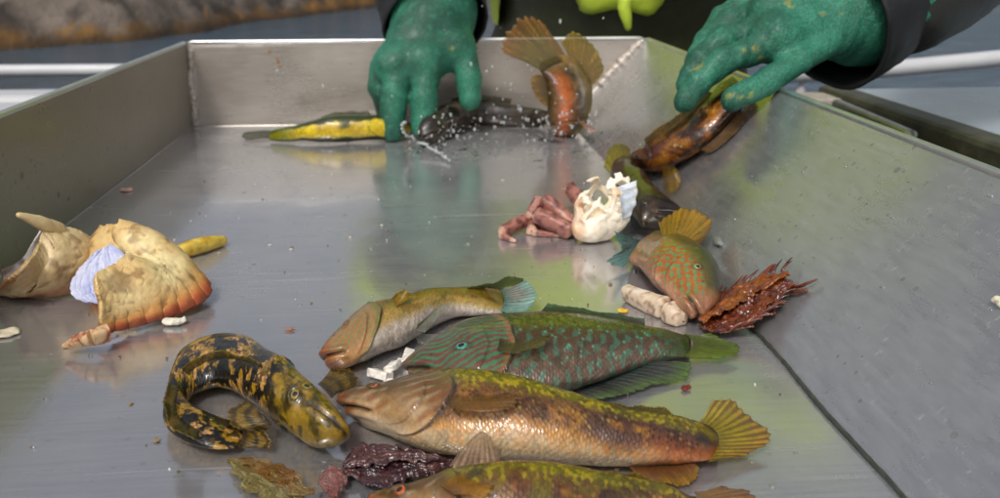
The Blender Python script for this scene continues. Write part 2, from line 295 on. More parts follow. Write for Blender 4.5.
def tube(K, rad, n=60, m=14, bump=0, seed=0, open_=False):
    """swept round tube with rounded ends through the points K; rad a number or a list per control point"""
    K = np.asarray(K, float)
    rad = np.full(len(K), rad) if np.isscalar(rad) else np.asarray(rad, float)
    C = spline(np.concatenate([K, rad[:, None]], 1), n)
    P, r = C[:, :3], np.abs(C[:, 3])
    T = np.gradient(P, axis=0); T /= np.linalg.norm(T, axis=1)[:, None]
    s = np.linspace(0, 1, n); L = np.linalg.norm(np.diff(P, axis=0), axis=1).sum()
    e = np.clip(np.minimum(s, 1 - s) * L / np.maximum(r, 1e-6), 0, 1)
    if not open_: r = r * np.sqrt(np.clip(1 - (1 - e) ** 2, 0.0004, 1))
    N = np.zeros_like(P); up = np.array([.3, .2, .93])
    N[0] = np.cross(T[0], up); N[0] /= np.linalg.norm(N[0])
    for i in range(1, n):
        v = N[i - 1] - T[i] * (N[i - 1] @ T[i]); N[i] = v / np.linalg.norm(v)
    B = np.cross(T, N)
    th = np.linspace(0, 2 * np.pi, m, endpoint=False)
    V = P[:, None] + r[:, None, None] * (np.cos(th)[None, :, None] * N[:, None] + np.sin(th)[None, :, None] * B[:, None])
    V = V.reshape(-1, 3)
    if bump:
        ctr = np.repeat(P, m, 0); d = V - ctr
        V = ctr + d * (1 + bump * fbm(V, 1 / max(rad.max(), 1e-4), 3, seed))[:, None]
    F = gridfaces(n, m, True)
    return V, F

def join(parts):
    Vs, Fs, b = [], [], 0
    for V, F in parts:
        Vs.append(V); Fs.extend((np.asarray(f) + b).tolist() for f in F); b += len(V)
    return np.concatenate(Vs), Fs

def surface_nets(f, lo, hi, h):
    lo, hi = np.array(lo, float), np.array(hi, float)
    n = np.ceil((hi - lo) / h).astype(int) + 1
    ax = [lo[i] + h * np.arange(n[i]) for i in range(3)]
    val = np.empty(n, np.float32)
    step = max(1, int(4e5 // (n[1] * n[2])))
    for i in range(0, n[0], step):
        X, Y, Z = np.meshgrid(ax[0][i:i + step], ax[1], ax[2], indexing='ij')
        val[i:i + step] = f(np.stack([X, Y, Z], -1).reshape(-1, 3)).reshape(X.shape)
    ins = val < 0
    cnt = sum(ins[a:n[0] - 1 + a, b:n[1] - 1 + b, c:n[2] - 1 + c].astype(np.int8) for a in (0, 1) for b in (0, 1) for c in (0, 1))
    act = (cnt > 0) & (cnt < 8)
    I = np.argwhere(act)
    idx = np.full(act.shape, -1, np.int64); idx[act] = np.arange(len(I))
    acc = np.zeros((len(I), 3)); k = np.zeros(len(I))
    cor = [(a, b, c) for a in (0, 1) for b in (0, 1) for c in (0, 1)]
    for p in cor:
        for axn in range(3):
            if p[axn] == 0:
                q = list(p); q[axn] = 1
                v0 = val[I[:, 0] + p[0], I[:, 1] + p[1], I[:, 2] + p[2]]
                v1 = val[I[:, 0] + q[0], I[:, 1] + q[1], I[:, 2] + q[2]]
                m = (v0 < 0) != (v1 < 0)
                t = np.where(m, v0 / np.where(m, v0 - v1, 1), 0)
                pt = np.tile(np.array(p, float), (len(I), 1)); pt[:, axn] = t
                acc += pt * m[:, None]; k += m
    V = lo + h * (I + acc / k[:, None])
    Fs = []
    for axn in range(3):
        b, c = [x for x in range(3) if x != axn]
        sl0 = [slice(None)] * 3; sl1 = [slice(None)] * 3
        sl0[axn] = slice(0, -1); sl1[axn] = slice(1, None)
        a0, a1 = ins[tuple(sl0)], ins[tuple(sl1)]
        E = np.argwhere(a0 != a1)
        E = E[(E[:, b] > 0) & (E[:, c] > 0) & (E[:, b] < n[b] - 1) & (E[:, c] < n[c] - 1)]
        fl = a0[E[:, 0], E[:, 1], E[:, 2]]
        q = []
        for db, dc in ((-1, -1), (0, -1), (0, 0), (-1, 0)):
            G = E.copy(); G[:, b] += db; G[:, c] += dc
            q.append(idx[G[:, 0], G[:, 1], G[:, 2]])
        Q = np.stack(q, -1)
        flip = fl if axn != 1 else ~fl
        Q[~flip] = Q[~flip][:, ::-1]
        Fs.append(Q[(Q >= 0).all(1)])
    return V, np.concatenate(Fs)

def cap(P, a, b, ra, rb):
    """distance to a tapered capsule"""
    a, b = np.asarray(a), np.asarray(b); d = b - a
    t = np.clip((P - a) @ d / (d @ d), 0, 1)
    return np.linalg.norm(P - a - t[:, None] * d, axis=1) - (ra + (rb - ra) * t)

def smin(a, b, k):
    h_ = np.clip(.5 + .5 * (b - a) / k, 0, 1)
    return b + (a - b) * h_ - k * h_ * (1 - h_)

def ell(P, c, r, Rm=None):
    q = P - np.asarray(c)
    if Rm is not None: q = q @ Rm
    r = np.asarray(r); k0 = np.linalg.norm(q / r, axis=1); k1 = np.linalg.norm(q / r ** 2, axis=1)
    return k0 * (k0 - 1) / np.maximum(k1, 1e-9)

# ------------------------------------------------------------------ materials
def nm(name):
    m = bpy.data.materials.new(name); m.use_nodes = True
    nt = m.node_tree
    return m, nt, nt.nodes['Principled BSDF']

def N(nt, t, **kw):
    n = nt.nodes.new(t)
    for k, v in kw.items(): setattr(n, k, v)
    return n

def tex_noise(nt, vec, scale, detail=5, rough=.55, dist=0):
    n = N(nt, 'ShaderNodeTexNoise')
    n.inputs['Scale'].default_value = scale; n.inputs['Detail'].default_value = detail
    n.inputs['Roughness'].default_value = rough; n.inputs['Distortion'].default_value = dist
    if vec is not None: nt.links.new(vec, n.inputs['Vector'])
    return n.outputs['Fac']

def ramp(nt, fac, stops):
    r = N(nt, 'ShaderNodeValToRGB')
    el = r.color_ramp.elements
    while len(el) < len(stops): el.new(.5)
    for e, (p, c) in zip(el, stops):
        e.position = p; e.color = (*(c if not np.isscalar(c) else (c, c, c)), 1)
    nt.links.new(fac, r.inputs[0])
    return r.outputs['Color']

def mth(nt, op, a, b=None, clamp=False):
    n = N(nt, 'ShaderNodeMath', operation=op, use_clamp=clamp)
    for i, x in enumerate((a, b)):
        if x is None: continue
        if isinstance(x, (int, float)): n.inputs[i].default_value = x
        else: nt.links.new(x, n.inputs[i])
    return n.outputs[0]

def mixrgb(nt, fac, a, b, mode='MIX'):
    n = N(nt, 'ShaderNodeMix', data_type='RGBA', blend_type=mode)
    for s, x in ((n.inputs['Factor'], fac), (n.inputs['A'], a), (n.inputs['B'], b)):
        if isinstance(x, (int, float)): s.default_value = x
        elif isinstance(x, (tuple, list, np.ndarray)): s.default_value = (*[float(q) for q in x][:3], 1)
        else: nt.links.new(x, s)
    return n.outputs['Result']

def scaled(nt, vec, sc, rot=(0, 0, 0)):
    m = N(nt, 'ShaderNodeMapping'); m.inputs['Scale'].default_value = sc; m.inputs['Rotation'].default_value = rot
    nt.links.new(vec, m.inputs['Vector'])
    return m.outputs[0]

def set_bump(nt, b, height, strength, dist):
    n = N(nt, 'ShaderNodeBump'); n.inputs['Strength'].default_value = strength; n.inputs['Distance'].default_value = dist
    nt.links.new(height, n.inputs['Height'])
    nt.links.new(n.outputs[0], b.inputs['Normal'])
    return n

def pmat(name, base=None, rough=.5, metal=0., coat=0., coat_rough=.1, vary=(60, .15), bump=(300, .2, .0005), sss=0., attr=True, spec=.5, transl=0., clear=0.):
    """Principled material: colour attribute or plain colour, broken up with noise, noise bump, optional wet coat"""
    m, nt, b = nm(name)
    tc = N(nt, 'ShaderNodeTexCoord').outputs['Object']
    if base is None:
        a = N(nt, 'ShaderNodeVertexColor', layer_name='Col').outputs['Color']
    else:
        a = N(nt, 'ShaderNodeRGB'); a.outputs[0].default_value = (*[float(q) for q in base], 1); a = a.outputs[0]
    v = tex_noise(nt, tc, vary[0], 5)
    k = ramp(nt, v, [(.25, 1 - vary[1]), (.75, 1 + vary[1])])
    c = mixrgb(nt, 1.0, a, k, 'MULTIPLY')
    nt.links.new(c, b.inputs['Base Color'])
    b.inputs['Metallic'].default_value = metal
    b.inputs['Specular IOR Level'].default_value = spec
    rr = mth(nt, 'ADD', mth(nt, 'MULTIPLY', tex_noise(nt, tc, vary[0] * 1.7, 3), .25), max(rough - .12, .01))
    nt.links.new(rr, b.inputs['Roughness'])
    b.inputs['Coat Weight'].default_value = coat
    b.inputs['Coat Roughness'].default_value = coat_rough
    if sss:
        b.inputs['Subsurface Weight'].default_value = sss
        b.inputs['Subsurface Radius'].default_value = (1, .5, .3)
        b.inputs['Subsurface Scale'].default_value = .004
    if bump: set_bump(nt, b, tex_noise(nt, tc, bump[0], 4), bump[1], bump[2])
    if transl:
        out = nt.nodes['Material Output']
        tr = N(nt, 'ShaderNodeBsdfTranslucent'); nt.links.new(c, tr.inputs['Color'])
        mx = N(nt, 'ShaderNodeMixShader'); mx.inputs[0].default_value = transl
        nt.links.new(b.outputs[0], mx.inputs[1]); nt.links.new(tr.outputs[0], mx.inputs[2])
        sh = mx.outputs[0]
        if clear:
            tp = N(nt, 'ShaderNodeBsdfTransparent'); m2 = N(nt, 'ShaderNodeMixShader'); m2.inputs[0].default_value = clear
            nt.links.new(sh, m2.inputs[1]); nt.links.new(tp.outputs[0], m2.inputs[2]); sh = m2.outputs[0]
        nt.links.new(sh, out.inputs['Surface'])
    return m

def steel(name, wet, tint=(.60, .60, .61), rough=.2, brush=(4, 60, 4), dull=.2, film=0., fleck=.45):
    """worn sheet steel: brushed streaks, scuffs, pits, dull residue; a thin wet film where wet > 0"""
    m, nt, b = nm(name)
    tc = N(nt, 'ShaderNodeTexCoord').outputs['Object']
    b.inputs['Metallic'].default_value = 1.0
    st = tex_noise(nt, scaled(nt, tc, brush), 16, 4, .7)
    big = tex_noise(nt, tc, 8, 5, .62)
    med = tex_noise(nt, tc, 60, 4, .65)
    # pits: sparse irregular dark flecks
    vo = N(nt, 'ShaderNodeTexVoronoi', feature='F1'); vo.inputs['Scale'].default_value = 70
    nt.links.new(tc, vo.inputs['Vector'])
    sep = N(nt, 'ShaderNodeSeparateColor'); nt.links.new(vo.outputs['Color'], sep.inputs[0])
    rad = mth(nt, 'MULTIPLY', mth(nt, 'SUBTRACT', sep.outputs[0], .5, True), .30)
    dd = mth(nt, 'ADD', vo.outputs['Distance'], mth(nt, 'MULTIPLY', mth(nt, 'SUBTRACT', med, .5), .5))
    pit = mth(nt, 'MULTIPLY', mth(nt, 'LESS_THAN', dd, rad), mth(nt, 'MULTIPLY', sep.outputs[1], mth(nt, 'MULTIPLY', mth(nt, 'SUBTRACT', big, .38, True), 5.0, True)))
    v3 = N(nt, 'ShaderNodeTexVoronoi', feature='F1'); v3.inputs['Scale'].default_value = 210
    nt.links.new(tc, v3.inputs['Vector'])
    s3 = N(nt, 'ShaderNodeSeparateColor'); nt.links.new(v3.outputs['Color'], s3.inputs[0])
    f3 = mth(nt, 'LESS_THAN', mth(nt, 'ADD', v3.outputs['Distance'], mth(nt, 'MULTIPLY', mth(nt, 'SUBTRACT', med, .5), .4)), mth(nt, 'MULTIPLY', mth(nt, 'SUBTRACT', s3.outputs[0], .66, True), .9))
    pit = mth(nt, 'MAXIMUM', pit, mth(nt, 'MULTIPLY', mth(nt, 'MULTIPLY', f3, s3.outputs[1]), fleck))
    # hairline scuffs
    s1 = tex_noise(nt, scaled(nt, tc, (5, 330, 200), (0, 0, .35)), 1.0, 2)
    s2 = tex_noise(nt, scaled(nt, tc, (5, 330, 200), (0, 0, -.8)), 1.0, 2)
    scr = mth(nt, 'MULTIPLY', mth(nt, 'GREATER_THAN', mth(nt, 'MAXIMUM', s1, s2), .70), mth(nt, 'GREATER_THAN', big, .48))
    c = ramp(nt, big, [(.3, tuple(np.array(tint) * .84)), (.7, tint)])
    c = mixrgb(nt, mth(nt, 'MULTIPLY', pit, .75), c, (.15, .145, .14))
    c = mixrgb(nt, mth(nt, 'MULTIPLY', scr, .3), c, (.8, .8, .81))
    nt.links.new(c, b.inputs['Base Color'])
    r = mth(nt, 'ADD', mth(nt, 'MULTIPLY', ramp(nt, big, [(.36, 0.), (.62, 1.)]), .15), mth(nt, 'MULTIPLY', med, .08))
    r = mth(nt, 'ADD', r, mth(nt, 'MULTIPLY', st, .10))
    r = mth(nt, 'ADD', r, rough - .15)
    r = mth(nt, 'ADD', r, mth(nt, 'MULTIPLY', mth(nt, 'MAXIMUM', pit, scr), .2))
    nt.links.new(mth(nt, 'MAXIMUM', r, .04), b.inputs['Roughness'])
    b.inputs['Coat Weight'].default_value = wet
    b.inputs['Coat Roughness'].default_value = .05
    b.inputs['Coat IOR'].default_value = 1.33
    hgt = mth(nt, 'ADD', mth(nt, 'MULTIPLY', st, .22), mth(nt, 'ADD', mth(nt, 'MULTIPLY', med, .22), mth(nt, 'MULTIPLY', pit, -.2)))
    if film:
        fl = tex_noise(nt, scaled(nt, tc, (1, .55, 1)), 26, 4, .55, 1.2)
        hgt = mth(nt, 'ADD', hgt, mth(nt, 'MULTIPLY', fl, film))
    set_bump(nt, b, hgt, .10, .001)
    # dull oxide and dried slime: part of the sheet scatters light diffusely
    out = nt.nodes['Material Output']
    df = N(nt, 'ShaderNodeBsdfDiffuse')
    nt.links.new(mixrgb(nt, 1.0, ramp(nt, st, [(.3, (.45, .45, .45)), (.7, (.72, .72, .73))]), tint, 'MULTIPLY'), df.inputs['Color'])
    mx = N(nt, 'ShaderNodeMixShader')
    nt.links.new(mth(nt, 'ADD', dull - .15, mth(nt, 'MULTIPLY', big, .3)), mx.inputs[0])
    nt.links.new(b.outputs[0], mx.inputs[1]); nt.links.new(df.outputs[0], mx.inputs[2])
    nt.links.new(mx.outputs[0], out.inputs['Surface'])
    return m

M_floor = steel('tray_floor_steel', .5, tint=(.64, .64, .66), rough=.18, brush=(1.2, 30, 4), dull=.28, film=1.2)
M_wall = steel('tray_wall_steel', .1, tint=(.56, .56, .565), rough=.21, brush=(18, 3, 18), dull=.26, film=.8, fleck=1.)
M_left_dim = steel('tray_left_steel_dimmed', .1, tint=(.39, .355, .30), rough=.34, brush=(18, 3, 18), dull=.18)  # left wall: its dark reflections are painted into the tint, with brown dirt
M_back = steel('tray_back_steel', .1, tint=(.67, .61, .54), rough=.3, brush=(3, 20, 30), dull=.35)
M_weld = pmat('weld_bead', (.50, .45, .40), .5, .6, vary=(300, .3), bump=(700, .6, .001))
M_rim = pmat('rim_steel', (.74, .75, .76), .38, 1.0, vary=(40, .1), bump=None)
M_grime = pmat('seam_grime', (.035, .04, .03), .5, 0, .3, vary=(200, .5))
M_fish = pmat('fish_skin', None, .40, 0, .6, .06, vary=(700, .2), bump=(420, .45, .0006), spec=.4)
M_fin = pmat('fin_membrane', None, .42, 0, .2, .16, vary=(500, .15), bump=(900, .1, .0003), transl=.3, clear=.36)
M_finc = pmat('fin_membrane_thin', None, .42, 0, .2, .16, vary=(500, .2), bump=(900, .1, .0003), transl=.3, clear=.6)
M_eye = pmat('eye_iris', None, .2, 0, 1.0, .03, vary=(900, .15), bump=None)
M_pupil = pmat('eye_pupil', (.004, .004, .005), .12, 0, 1.0, .02, vary=(100, .1), bump=None)
M_shell = pmat('crab_shell', None, .5, 0, .12, .25, vary=(350, .14), bump=(500, .3, .0006))
M_weed = pmat('seaweed_blade', None, .3, 0, .7, .08, vary=(250, .35), bump=(350, .4, .001), transl=.15)
M_glove = pmat('glove_rubber', None, .6, 0, .12, .25, vary=(560, .5), bump=(620, .9, .0012))
M_cloth = pmat('work_clothes', None, .62, 0, .12, .3, vary=(60, .22), bump=(140, .4, .002))
M_vest = pmat('hi_vis_fabric', lin('#b2c83a'), .6, 0, .05, .3, vary=(40, .12), bump=(220, .3, .001))
M_skin = pmat('person_skin', lin('#c08a70'), .5, vary=(80, .1))
M_white = pmat('boat_white', (.52, .53, .55), .4, 0, .2, .2, vary=(6, .12), bump=(40, .1, .001))
M_deckd = pmat('boat_dark_rubber', (.035, .037, .037), .45, 0, .2, .3, vary=(30, .3), bump=(120, .3, .001))
M_moss = pmat('mossy_frame', (.055, .055, .032), .6, 0, .1, .3, vary=(40, .5), bump=(150, .5, .002))
M_panel = pmat('grey_hatch_lid', (.36, .42, .48), .3, 0, .2, .2, vary=(10, .08), bump=(60, .1, .0008))
M_barm = pmat('grab_bar_steel', (.5, .49, .46), .35, .9, vary=(60, .2))
M_deck = pmat('deck_paint', (.22, .23, .24), .6, vary=(8, .2), bump=(60, .3, .002))
M_rock = pmat('shore_rock', None, .8, vary=(3, .25), bump=(6, .6, .08))

def water_mat(name='clear_water', foam=0.):
    m, nt, b = nm(name)
    b.inputs['Base Color'].default_value = (.95, .97, 1, 1)
    b.inputs['Transmission Weight'].default_value = 1.0
    b.inputs['Roughness'].default_value = .02
    b.inputs['IOR'].default_value = 1.33
    if foam:
        b.inputs['Base Color'].default_value = (.9, .92, .94, 1)
        b.inputs['Transmission Weight'].default_value = 1 - foam
        b.inputs['Roughness'].default_value = .15
    return m
M_foam = water_mat('splashing_water', .22)
M_drop = water_mat()

# ------------------------------------------------------------------ sea and shore
def sea_mat():
    m, nt, b = nm('sea_water')
    tc = N(nt, 'ShaderNodeTexCoord').outputs['Object']
    b.inputs['Base Color'].default_value = (.05, .085, .12, 1)
    b.inputs['Roughness'].default_value = .12
    b.inputs['IOR'].default_value = 1.33
    w = tex_noise(nt, scaled(nt, tc, (.8, 1.6, 1)), 1.6, 6, .6, .6)
    w2 = tex_noise(nt, scaled(nt, tc, (.8, 1.4, 1)), .3, 3)
    set_bump(nt, b, mth(nt, 'ADD', w, w2), .35, .2)
    return m
SEA_Z = -1.25
xs = np.concatenate([-np.geomspace(900, 8, 14), np.linspace(-7, 7, 8), np.geomspace(8, 900, 14)])
ys = np.concatenate([-np.geomspace(900, 8, 14), np.linspace(-7, 7, 8), np.geomspace(8, 1500, 16)])
X, Y = np.meshgrid(xs, ys, indexing='ij')
tag(mesh('sea', np.stack([X, Y, np.full_like(X, SEA_Z)], -1).reshape(-1, 3), gridfaces(len(xs), len(ys)), sea_mat()), kind='structure')

# rocky shore: its waterline runs from near left to far right
n1, n2 = 260, 110
line = spline(np.array([(-34, 6, 0), (-14, 11.2, 0), (-8.5, 12.9, 0), (-6.3, 13.9, 0), (-4.9, 15.3, 0), (-4.2, 17.6, 0), (-3.0, 20.6, 0), (-.6, 25.5, 0), (4, 34, 0), (12, 46, 0)], float), n1)[:, :2]
tq = np.gradient(line, axis=0); tq /= np.linalg.norm(tq, axis=1)[:, None]
nq = np.stack([-tq[:, 1], tq[:, 0]], -1); nq = nq * .5 + np.array([-.55, .45]); nq /= np.linalg.norm(nq, axis=1)[:, None]
a = np.linspace(0, 1, n1)[:, None]; bq = np.linspace(0, 1, n2)[None] ** 1.3
wob = .5 * fbm(np.concatenate([a * 40, a * 0 + 3.3], 1), 1, 4, 3)[:, None]
X = line[:, :1] + nq[:, :1] * (bq * 16 - .4 + wob)
Y = line[:, 1:] + nq[:, 1:] * (bq * 16 - .4 + wob)
Q = np.stack([X, Y], -1)
Zr = SEA_Z - .3 + 5.2 * (1 - np.exp(-bq * 3.6)) + 2.2 * np.abs(fbm(Q, .7, 6, 9)) * sm(0, .12, bq * np.ones_like(a)) + .5 * np.abs(fbm(Q, 2.2, 4, 4)) - .05
Zr = Zr * (1 - sm(.9, 1, a) * .0)
hz = Zr - SEA_Z
cr = mixc(lin('#574d44') * np.ones((n1, n2, 1)), lin('#94877a'), sm(-.2, .5, fbm(Q, 1.1, 5, 21)))
cr = mixc(cr, lin('#2b2622'), sm(.0, .22, fbm(Q, 2.3, 4, 33)) * .9)
weed = sm(.34, .14, hz + .35 * fbm(Q, 1.3, 3, 5))
cr = mixc(cr, mixc(lin('#6a4a1c') * np.ones((n1, n2, 1)), lin('#a87a34'), sm(-.2, .4, fbm(Q, 3.1, 4, 8))), weed)
cr = mixc(cr, lin('#241b12'), sm(.22, .02, hz) * .85)
tag(mesh('shore', np.stack([X, Y, Zr], -1).reshape(-1, 3), gridfaces(n1, n2), M_rock, cols=cr.reshape(-1, 3) * .75), kind='structure')

# ------------------------------------------------------------------ boat
boat = empty('boat', (0, 1.0, -.85), 'boat with white tubular rails and ledge behind the steel tray', 'boat')
V, F = box((-2.4, -1.2, -.90), (2.2, 1.95, -.85)); mesh('deck', V, F, M_deck, boat, smooth=False)
V, F = box((-2.4, -1.2, -1.35), (2.2, 1.95, -.902)); mesh('hull', V, F, M_white, boat, smooth=False)
# far gunwale to the left: ledge, dark channel, capping rail
V, F = box((-2.4, 1.80, -.85), (.05, 1.90, -.10)); bevel(mesh('ledge', V, F, M_white, boat, smooth=False), .012)
V, F = box((-2.4, 1.902, -.85), (2.2, 1.948, -.15)); mesh('bulwark', V, F, M_deckd, boat, smooth=False)
V, F = tube([(-2.4, 2.1, -.088), (-.9, 2.1, -.087), (-.2, 2.06, -.086)], .014, 40, 12); mesh('rail', V, F, M_white, boat)
for x in (-2.2, -1.3, -.35):
    V, F = tube([(x, 2.08, -.09), (x, 1.95, -.5), (x, 1.93, -.6)], .012, 20, 8); mesh('rail_post', V, F, M_white, boat)
V, F = tube([(.70, 1.72, -.066), (.83, 1.70, -.060), (1.2, 1.70, -.034), (1.9, 1.66, .015)], .017, 50, 12); mesh('rail', V, F, M_white, boat)
for x in (.78, 1.75):
    V, F = tube([(x, 1.71, -.07), (x, 1.80, -.5), (x, 1.90, -.7)], .014, 20, 8); mesh('rail_post', V, F, M_white, boat)

# box beside the tray with a pale lid, dark frame and grab bar
bx = empty('storage_box', (.75, .7, -.85), 'dark storage box with grey lid and grab bar, right of tray', 'box')
V, F = box((.27, -.3, -.85), (1.35, 1.02, -.005)); bevel(mesh('case', V, F, M_deckd, bx, smooth=False), .01)
V, F = box((.515, -.28, -.004), (1.33, 1.0, .018)); bevel(mesh('lid', V, F, M_panel, bx, smooth=False), .006)
V, F = box((.478, -.29, -.0045), (.513, 1.005, .022)); bevel(mesh('lid_frame', V, F, M_moss, bx, smooth=False), .006)
V, F = tube([(.438, .875, .022), (.4245, .695, .022)], .0058, 30, 14); mesh('grab_bar', V, F, M_barm, bx)
for y in (.86, .71):
    V, F = tube([(.436 if y > .8 else .4255, y, .022), (.436 if y > .8 else .4255, y, -.004)], .006, 10, 8); mesh('bracket', V, F, M_barm, bx)
V, F = box((.424, .915, -.0045), (.468, .965, .020))
tag(bevel(mesh('wood_block', V, F, pmat('weathered_wood', (.36, .32, .27), .7, vary=(60, .25)), smooth=False), .004, 3), 'small beige block on dark storage box beyond the tray rim', 'block')

# ------------------------------------------------------------------ the tray
YB, YF, HT = .923, -.05, .087
XLT, XLB, XRB, XRT = -.2416, -.2452, .1575, .2396
tray = empty('sorting_tray', (0, .4, 0), 'large worn stainless steel fish sorting tray with welded corners', 'tray')
TH = .0025
def panel(name, P00, P10, P11, P01, mat, n=2, dent=0.):
    """sheet through four corners with thickness to the outside (below / behind the seen face)"""
    P00, P10, P11, P01 = map(np.array, (P00, P10, P11, P01))
    s = np.linspace(0, 1, n)
    S, T = np.meshgrid(s, s, indexing='ij')
    G = (P00 * ((1 - S) * (1 - T))[..., None] + P10 * (S * (1 - T))[..., None] + P11 * (S * T)[..., None] + P01 * ((1 - S) * T)[..., None])
    nrm = np.cross(P10 - P00, P01 - P00); nrm = nrm / np.linalg.norm(nrm)
    if dent:
        e = np.minimum(np.minimum(S, 1 - S), np.minimum(T, 1 - T))
        G = G + (dent * fbm(G, 11, 3, 6) * sm(0, .06, e))[..., None] * nrm
    Vt = G.reshape(-1, 3); Vb = Vt - nrm * TH
    F = gridfaces(n, n).tolist()
    k = n * n
    Fb = [[i + k for i in f[::-1]] for f in F]
    edge = [i * n for i in range(n)] + [(n - 1) * n + j for j in range(1, n)] + [i * n + n - 1 for i in range(n - 2, -1, -1)] + [j for j in range(n - 2, 0, -1)]
    Fe = [[edge[i], edge[i] + k, edge[(i + 1) % len(edge)] + k, edge[(i + 1) % len(edge)]] for i in range(len(edge))]
    return mesh(name, np.concatenate([Vt, Vb]), F + Fb + Fe, mat, tray)
panel('floor_panel', (XLB - .001, YF, 0), (XRB + .003, YF, 0), (XRB + .003, YB + .001, 0), (XLB - .001, YB + .001, 0), M_floor, 90, .0006)
panel('side_wall', (XLB, YF, -.0022), (XLB, YB, -.0022), (XLT, YB, HT), (XLT, YF, HT), M_left_dim, 60, .0012)
panel('end_wall', (XLB - .0001, YB, -.0018), (XRB, YB, -.0018), (XRT, YB, HT), (XLT, YB, HT), M_back, 60, .0014)
panel('side_wall', (XRT, YF, HT), (XRT, YB, HT), (XRB - .0019, YB, -.002), (XRB - .0019, YF, -.002), M_wall, 90, .0008)
for K in ([(XLT - .0005, YF, HT), (XLT - .0005, YB, HT)], [(XRT + .0005, YF, HT), (XRT + .0005, YB, HT)], [(XLT, YB + .0006, HT), (XRT, YB + .0006, HT)]):
    V, F = tube(K, .0021, 80, 10); mesh('rim_edge', V, F, M_rim, tray)
# welds in the two far corners
zz = np.linspace(0, 1, 26)
V, F = tube([(XLB + (XLT - XLB) * z + .002 + .0008 * math.sin(z * 9), YB - .002, .004 + z * .077) for z in zz], [.0034 + .0010 * random.random() for _ in zz], 200, 12, .6, 4)
mesh('weld_bead', V, F, M_weld, tray)
zz = np.linspace(.42, .97, 22)
V, F = tube([(XRB + (XRT - XRB) * z - .002, YB - .003, HT * z) for z in zz], [.0034 + .0007 * random.random() for _ in zz], 200, 12, .6, 5)
mesh('weld_bead', V, F, M_weld, tray)
# open seam along the foot of the sloping wall, filled with grime, with old sealant towards the camera
V, F = tube([(XRB - .0002 + .0006 * math.sin(y * 60), y, .0010) for y in np.linspace(YF, .50, 30)], .0009, 200, 8, .5, 3); mesh('seam', V, F, M_grime, tray)
# rust runs on the end wall
M_rust = pmat('rust_stain', (.36, .19, .08), .7, vary=(300, .3))
for x, z, l in ((-.152, .071, .006), (-.160, .079, .004), (-.150, .064, .003)):
    V, F = tube([(x, YB - .0006, z), (x + .0008, YB - .0006, z - l)], .0012, 14, 8, .4, 1)
    mesh('rust_spot', V, F, M_rust, tray)
# stand that carries the tray
stand = empty('tray_stand', (0, .4, -.85), 'dark steel stand carrying the sorting tray', 'stand')
for x in (-.22, .13):
    for y in (.0, .88):
        V, F = box((x - .015, y - .015, -.85), (x + .015, y + .015, -.034)); mesh('leg', V, F, M_deckd, stand, smooth=False)
V, F = box((-.24, -.04, -.033), (.15, .91, -.0035)); mesh('top_frame', V, F, M_deckd, stand, smooth=False)

# ------------------------------------------------------------------ fish
def ac(xs, ys):
    return lambda u: np.interp(u, xs, ys)

def scale_field(x, y, s):
    """overlapping fish scales of size s: returns (relief 0..1, random per scale, distance to own centre)"""
    best_c = np.full(x.shape, 9e9); rel = np.zeros(x.shape); rid = np.zeros(x.shape); dis = np.ones(x.shape)
    ry = s * .52
    j0 = np.floor(y / ry)
    for dj in (-1, 0, 1, 2):
        j = j0 + dj; cy = j * ry
        off = np.where(j % 2 == 0, 0, .5 * s)
        i0 = np.floor((x - off) / s)
        for di in (-1, 0, 1):
            i = i0 + di; cx = i * s + off
            d = np.hypot(x - cx, (y - cy) * 1.0)
            hit = (d < .66 * s) & (cx < best_c)
            best_c = np.where(hit, cx, best_c)
            rel = np.where(hit, (x - cx) / (.66 * s) * .5 + .5, rel)
            rid = np.where(hit, hash3(i, j, j * 0, 7), rid)
            dis = np.where(hit, d / (.66 * s), dis)
    return rel, rid, dis

def waves(x, y, lam, n=9, seed=1, ang=None, spread=1.0):
    """sum of plane waves of one wavelength: labyrinth lines (or streaks when ang is given)"""
    g = np.random.default_rng(seed); r = 0
    for k in range(n):
        a_ = g.uniform(0, np.pi) if ang is None else ang + g.normal(0, spread)
        kk = 2 * np.pi / lam * g.uniform(.9, 1.1)
        r = r + np.cos(kk * (x * math.cos(a_) + y * math.sin(a_)) + g.uniform(0, 6.28))
    return r / math.sqrt(n)

class Fish:
    pass

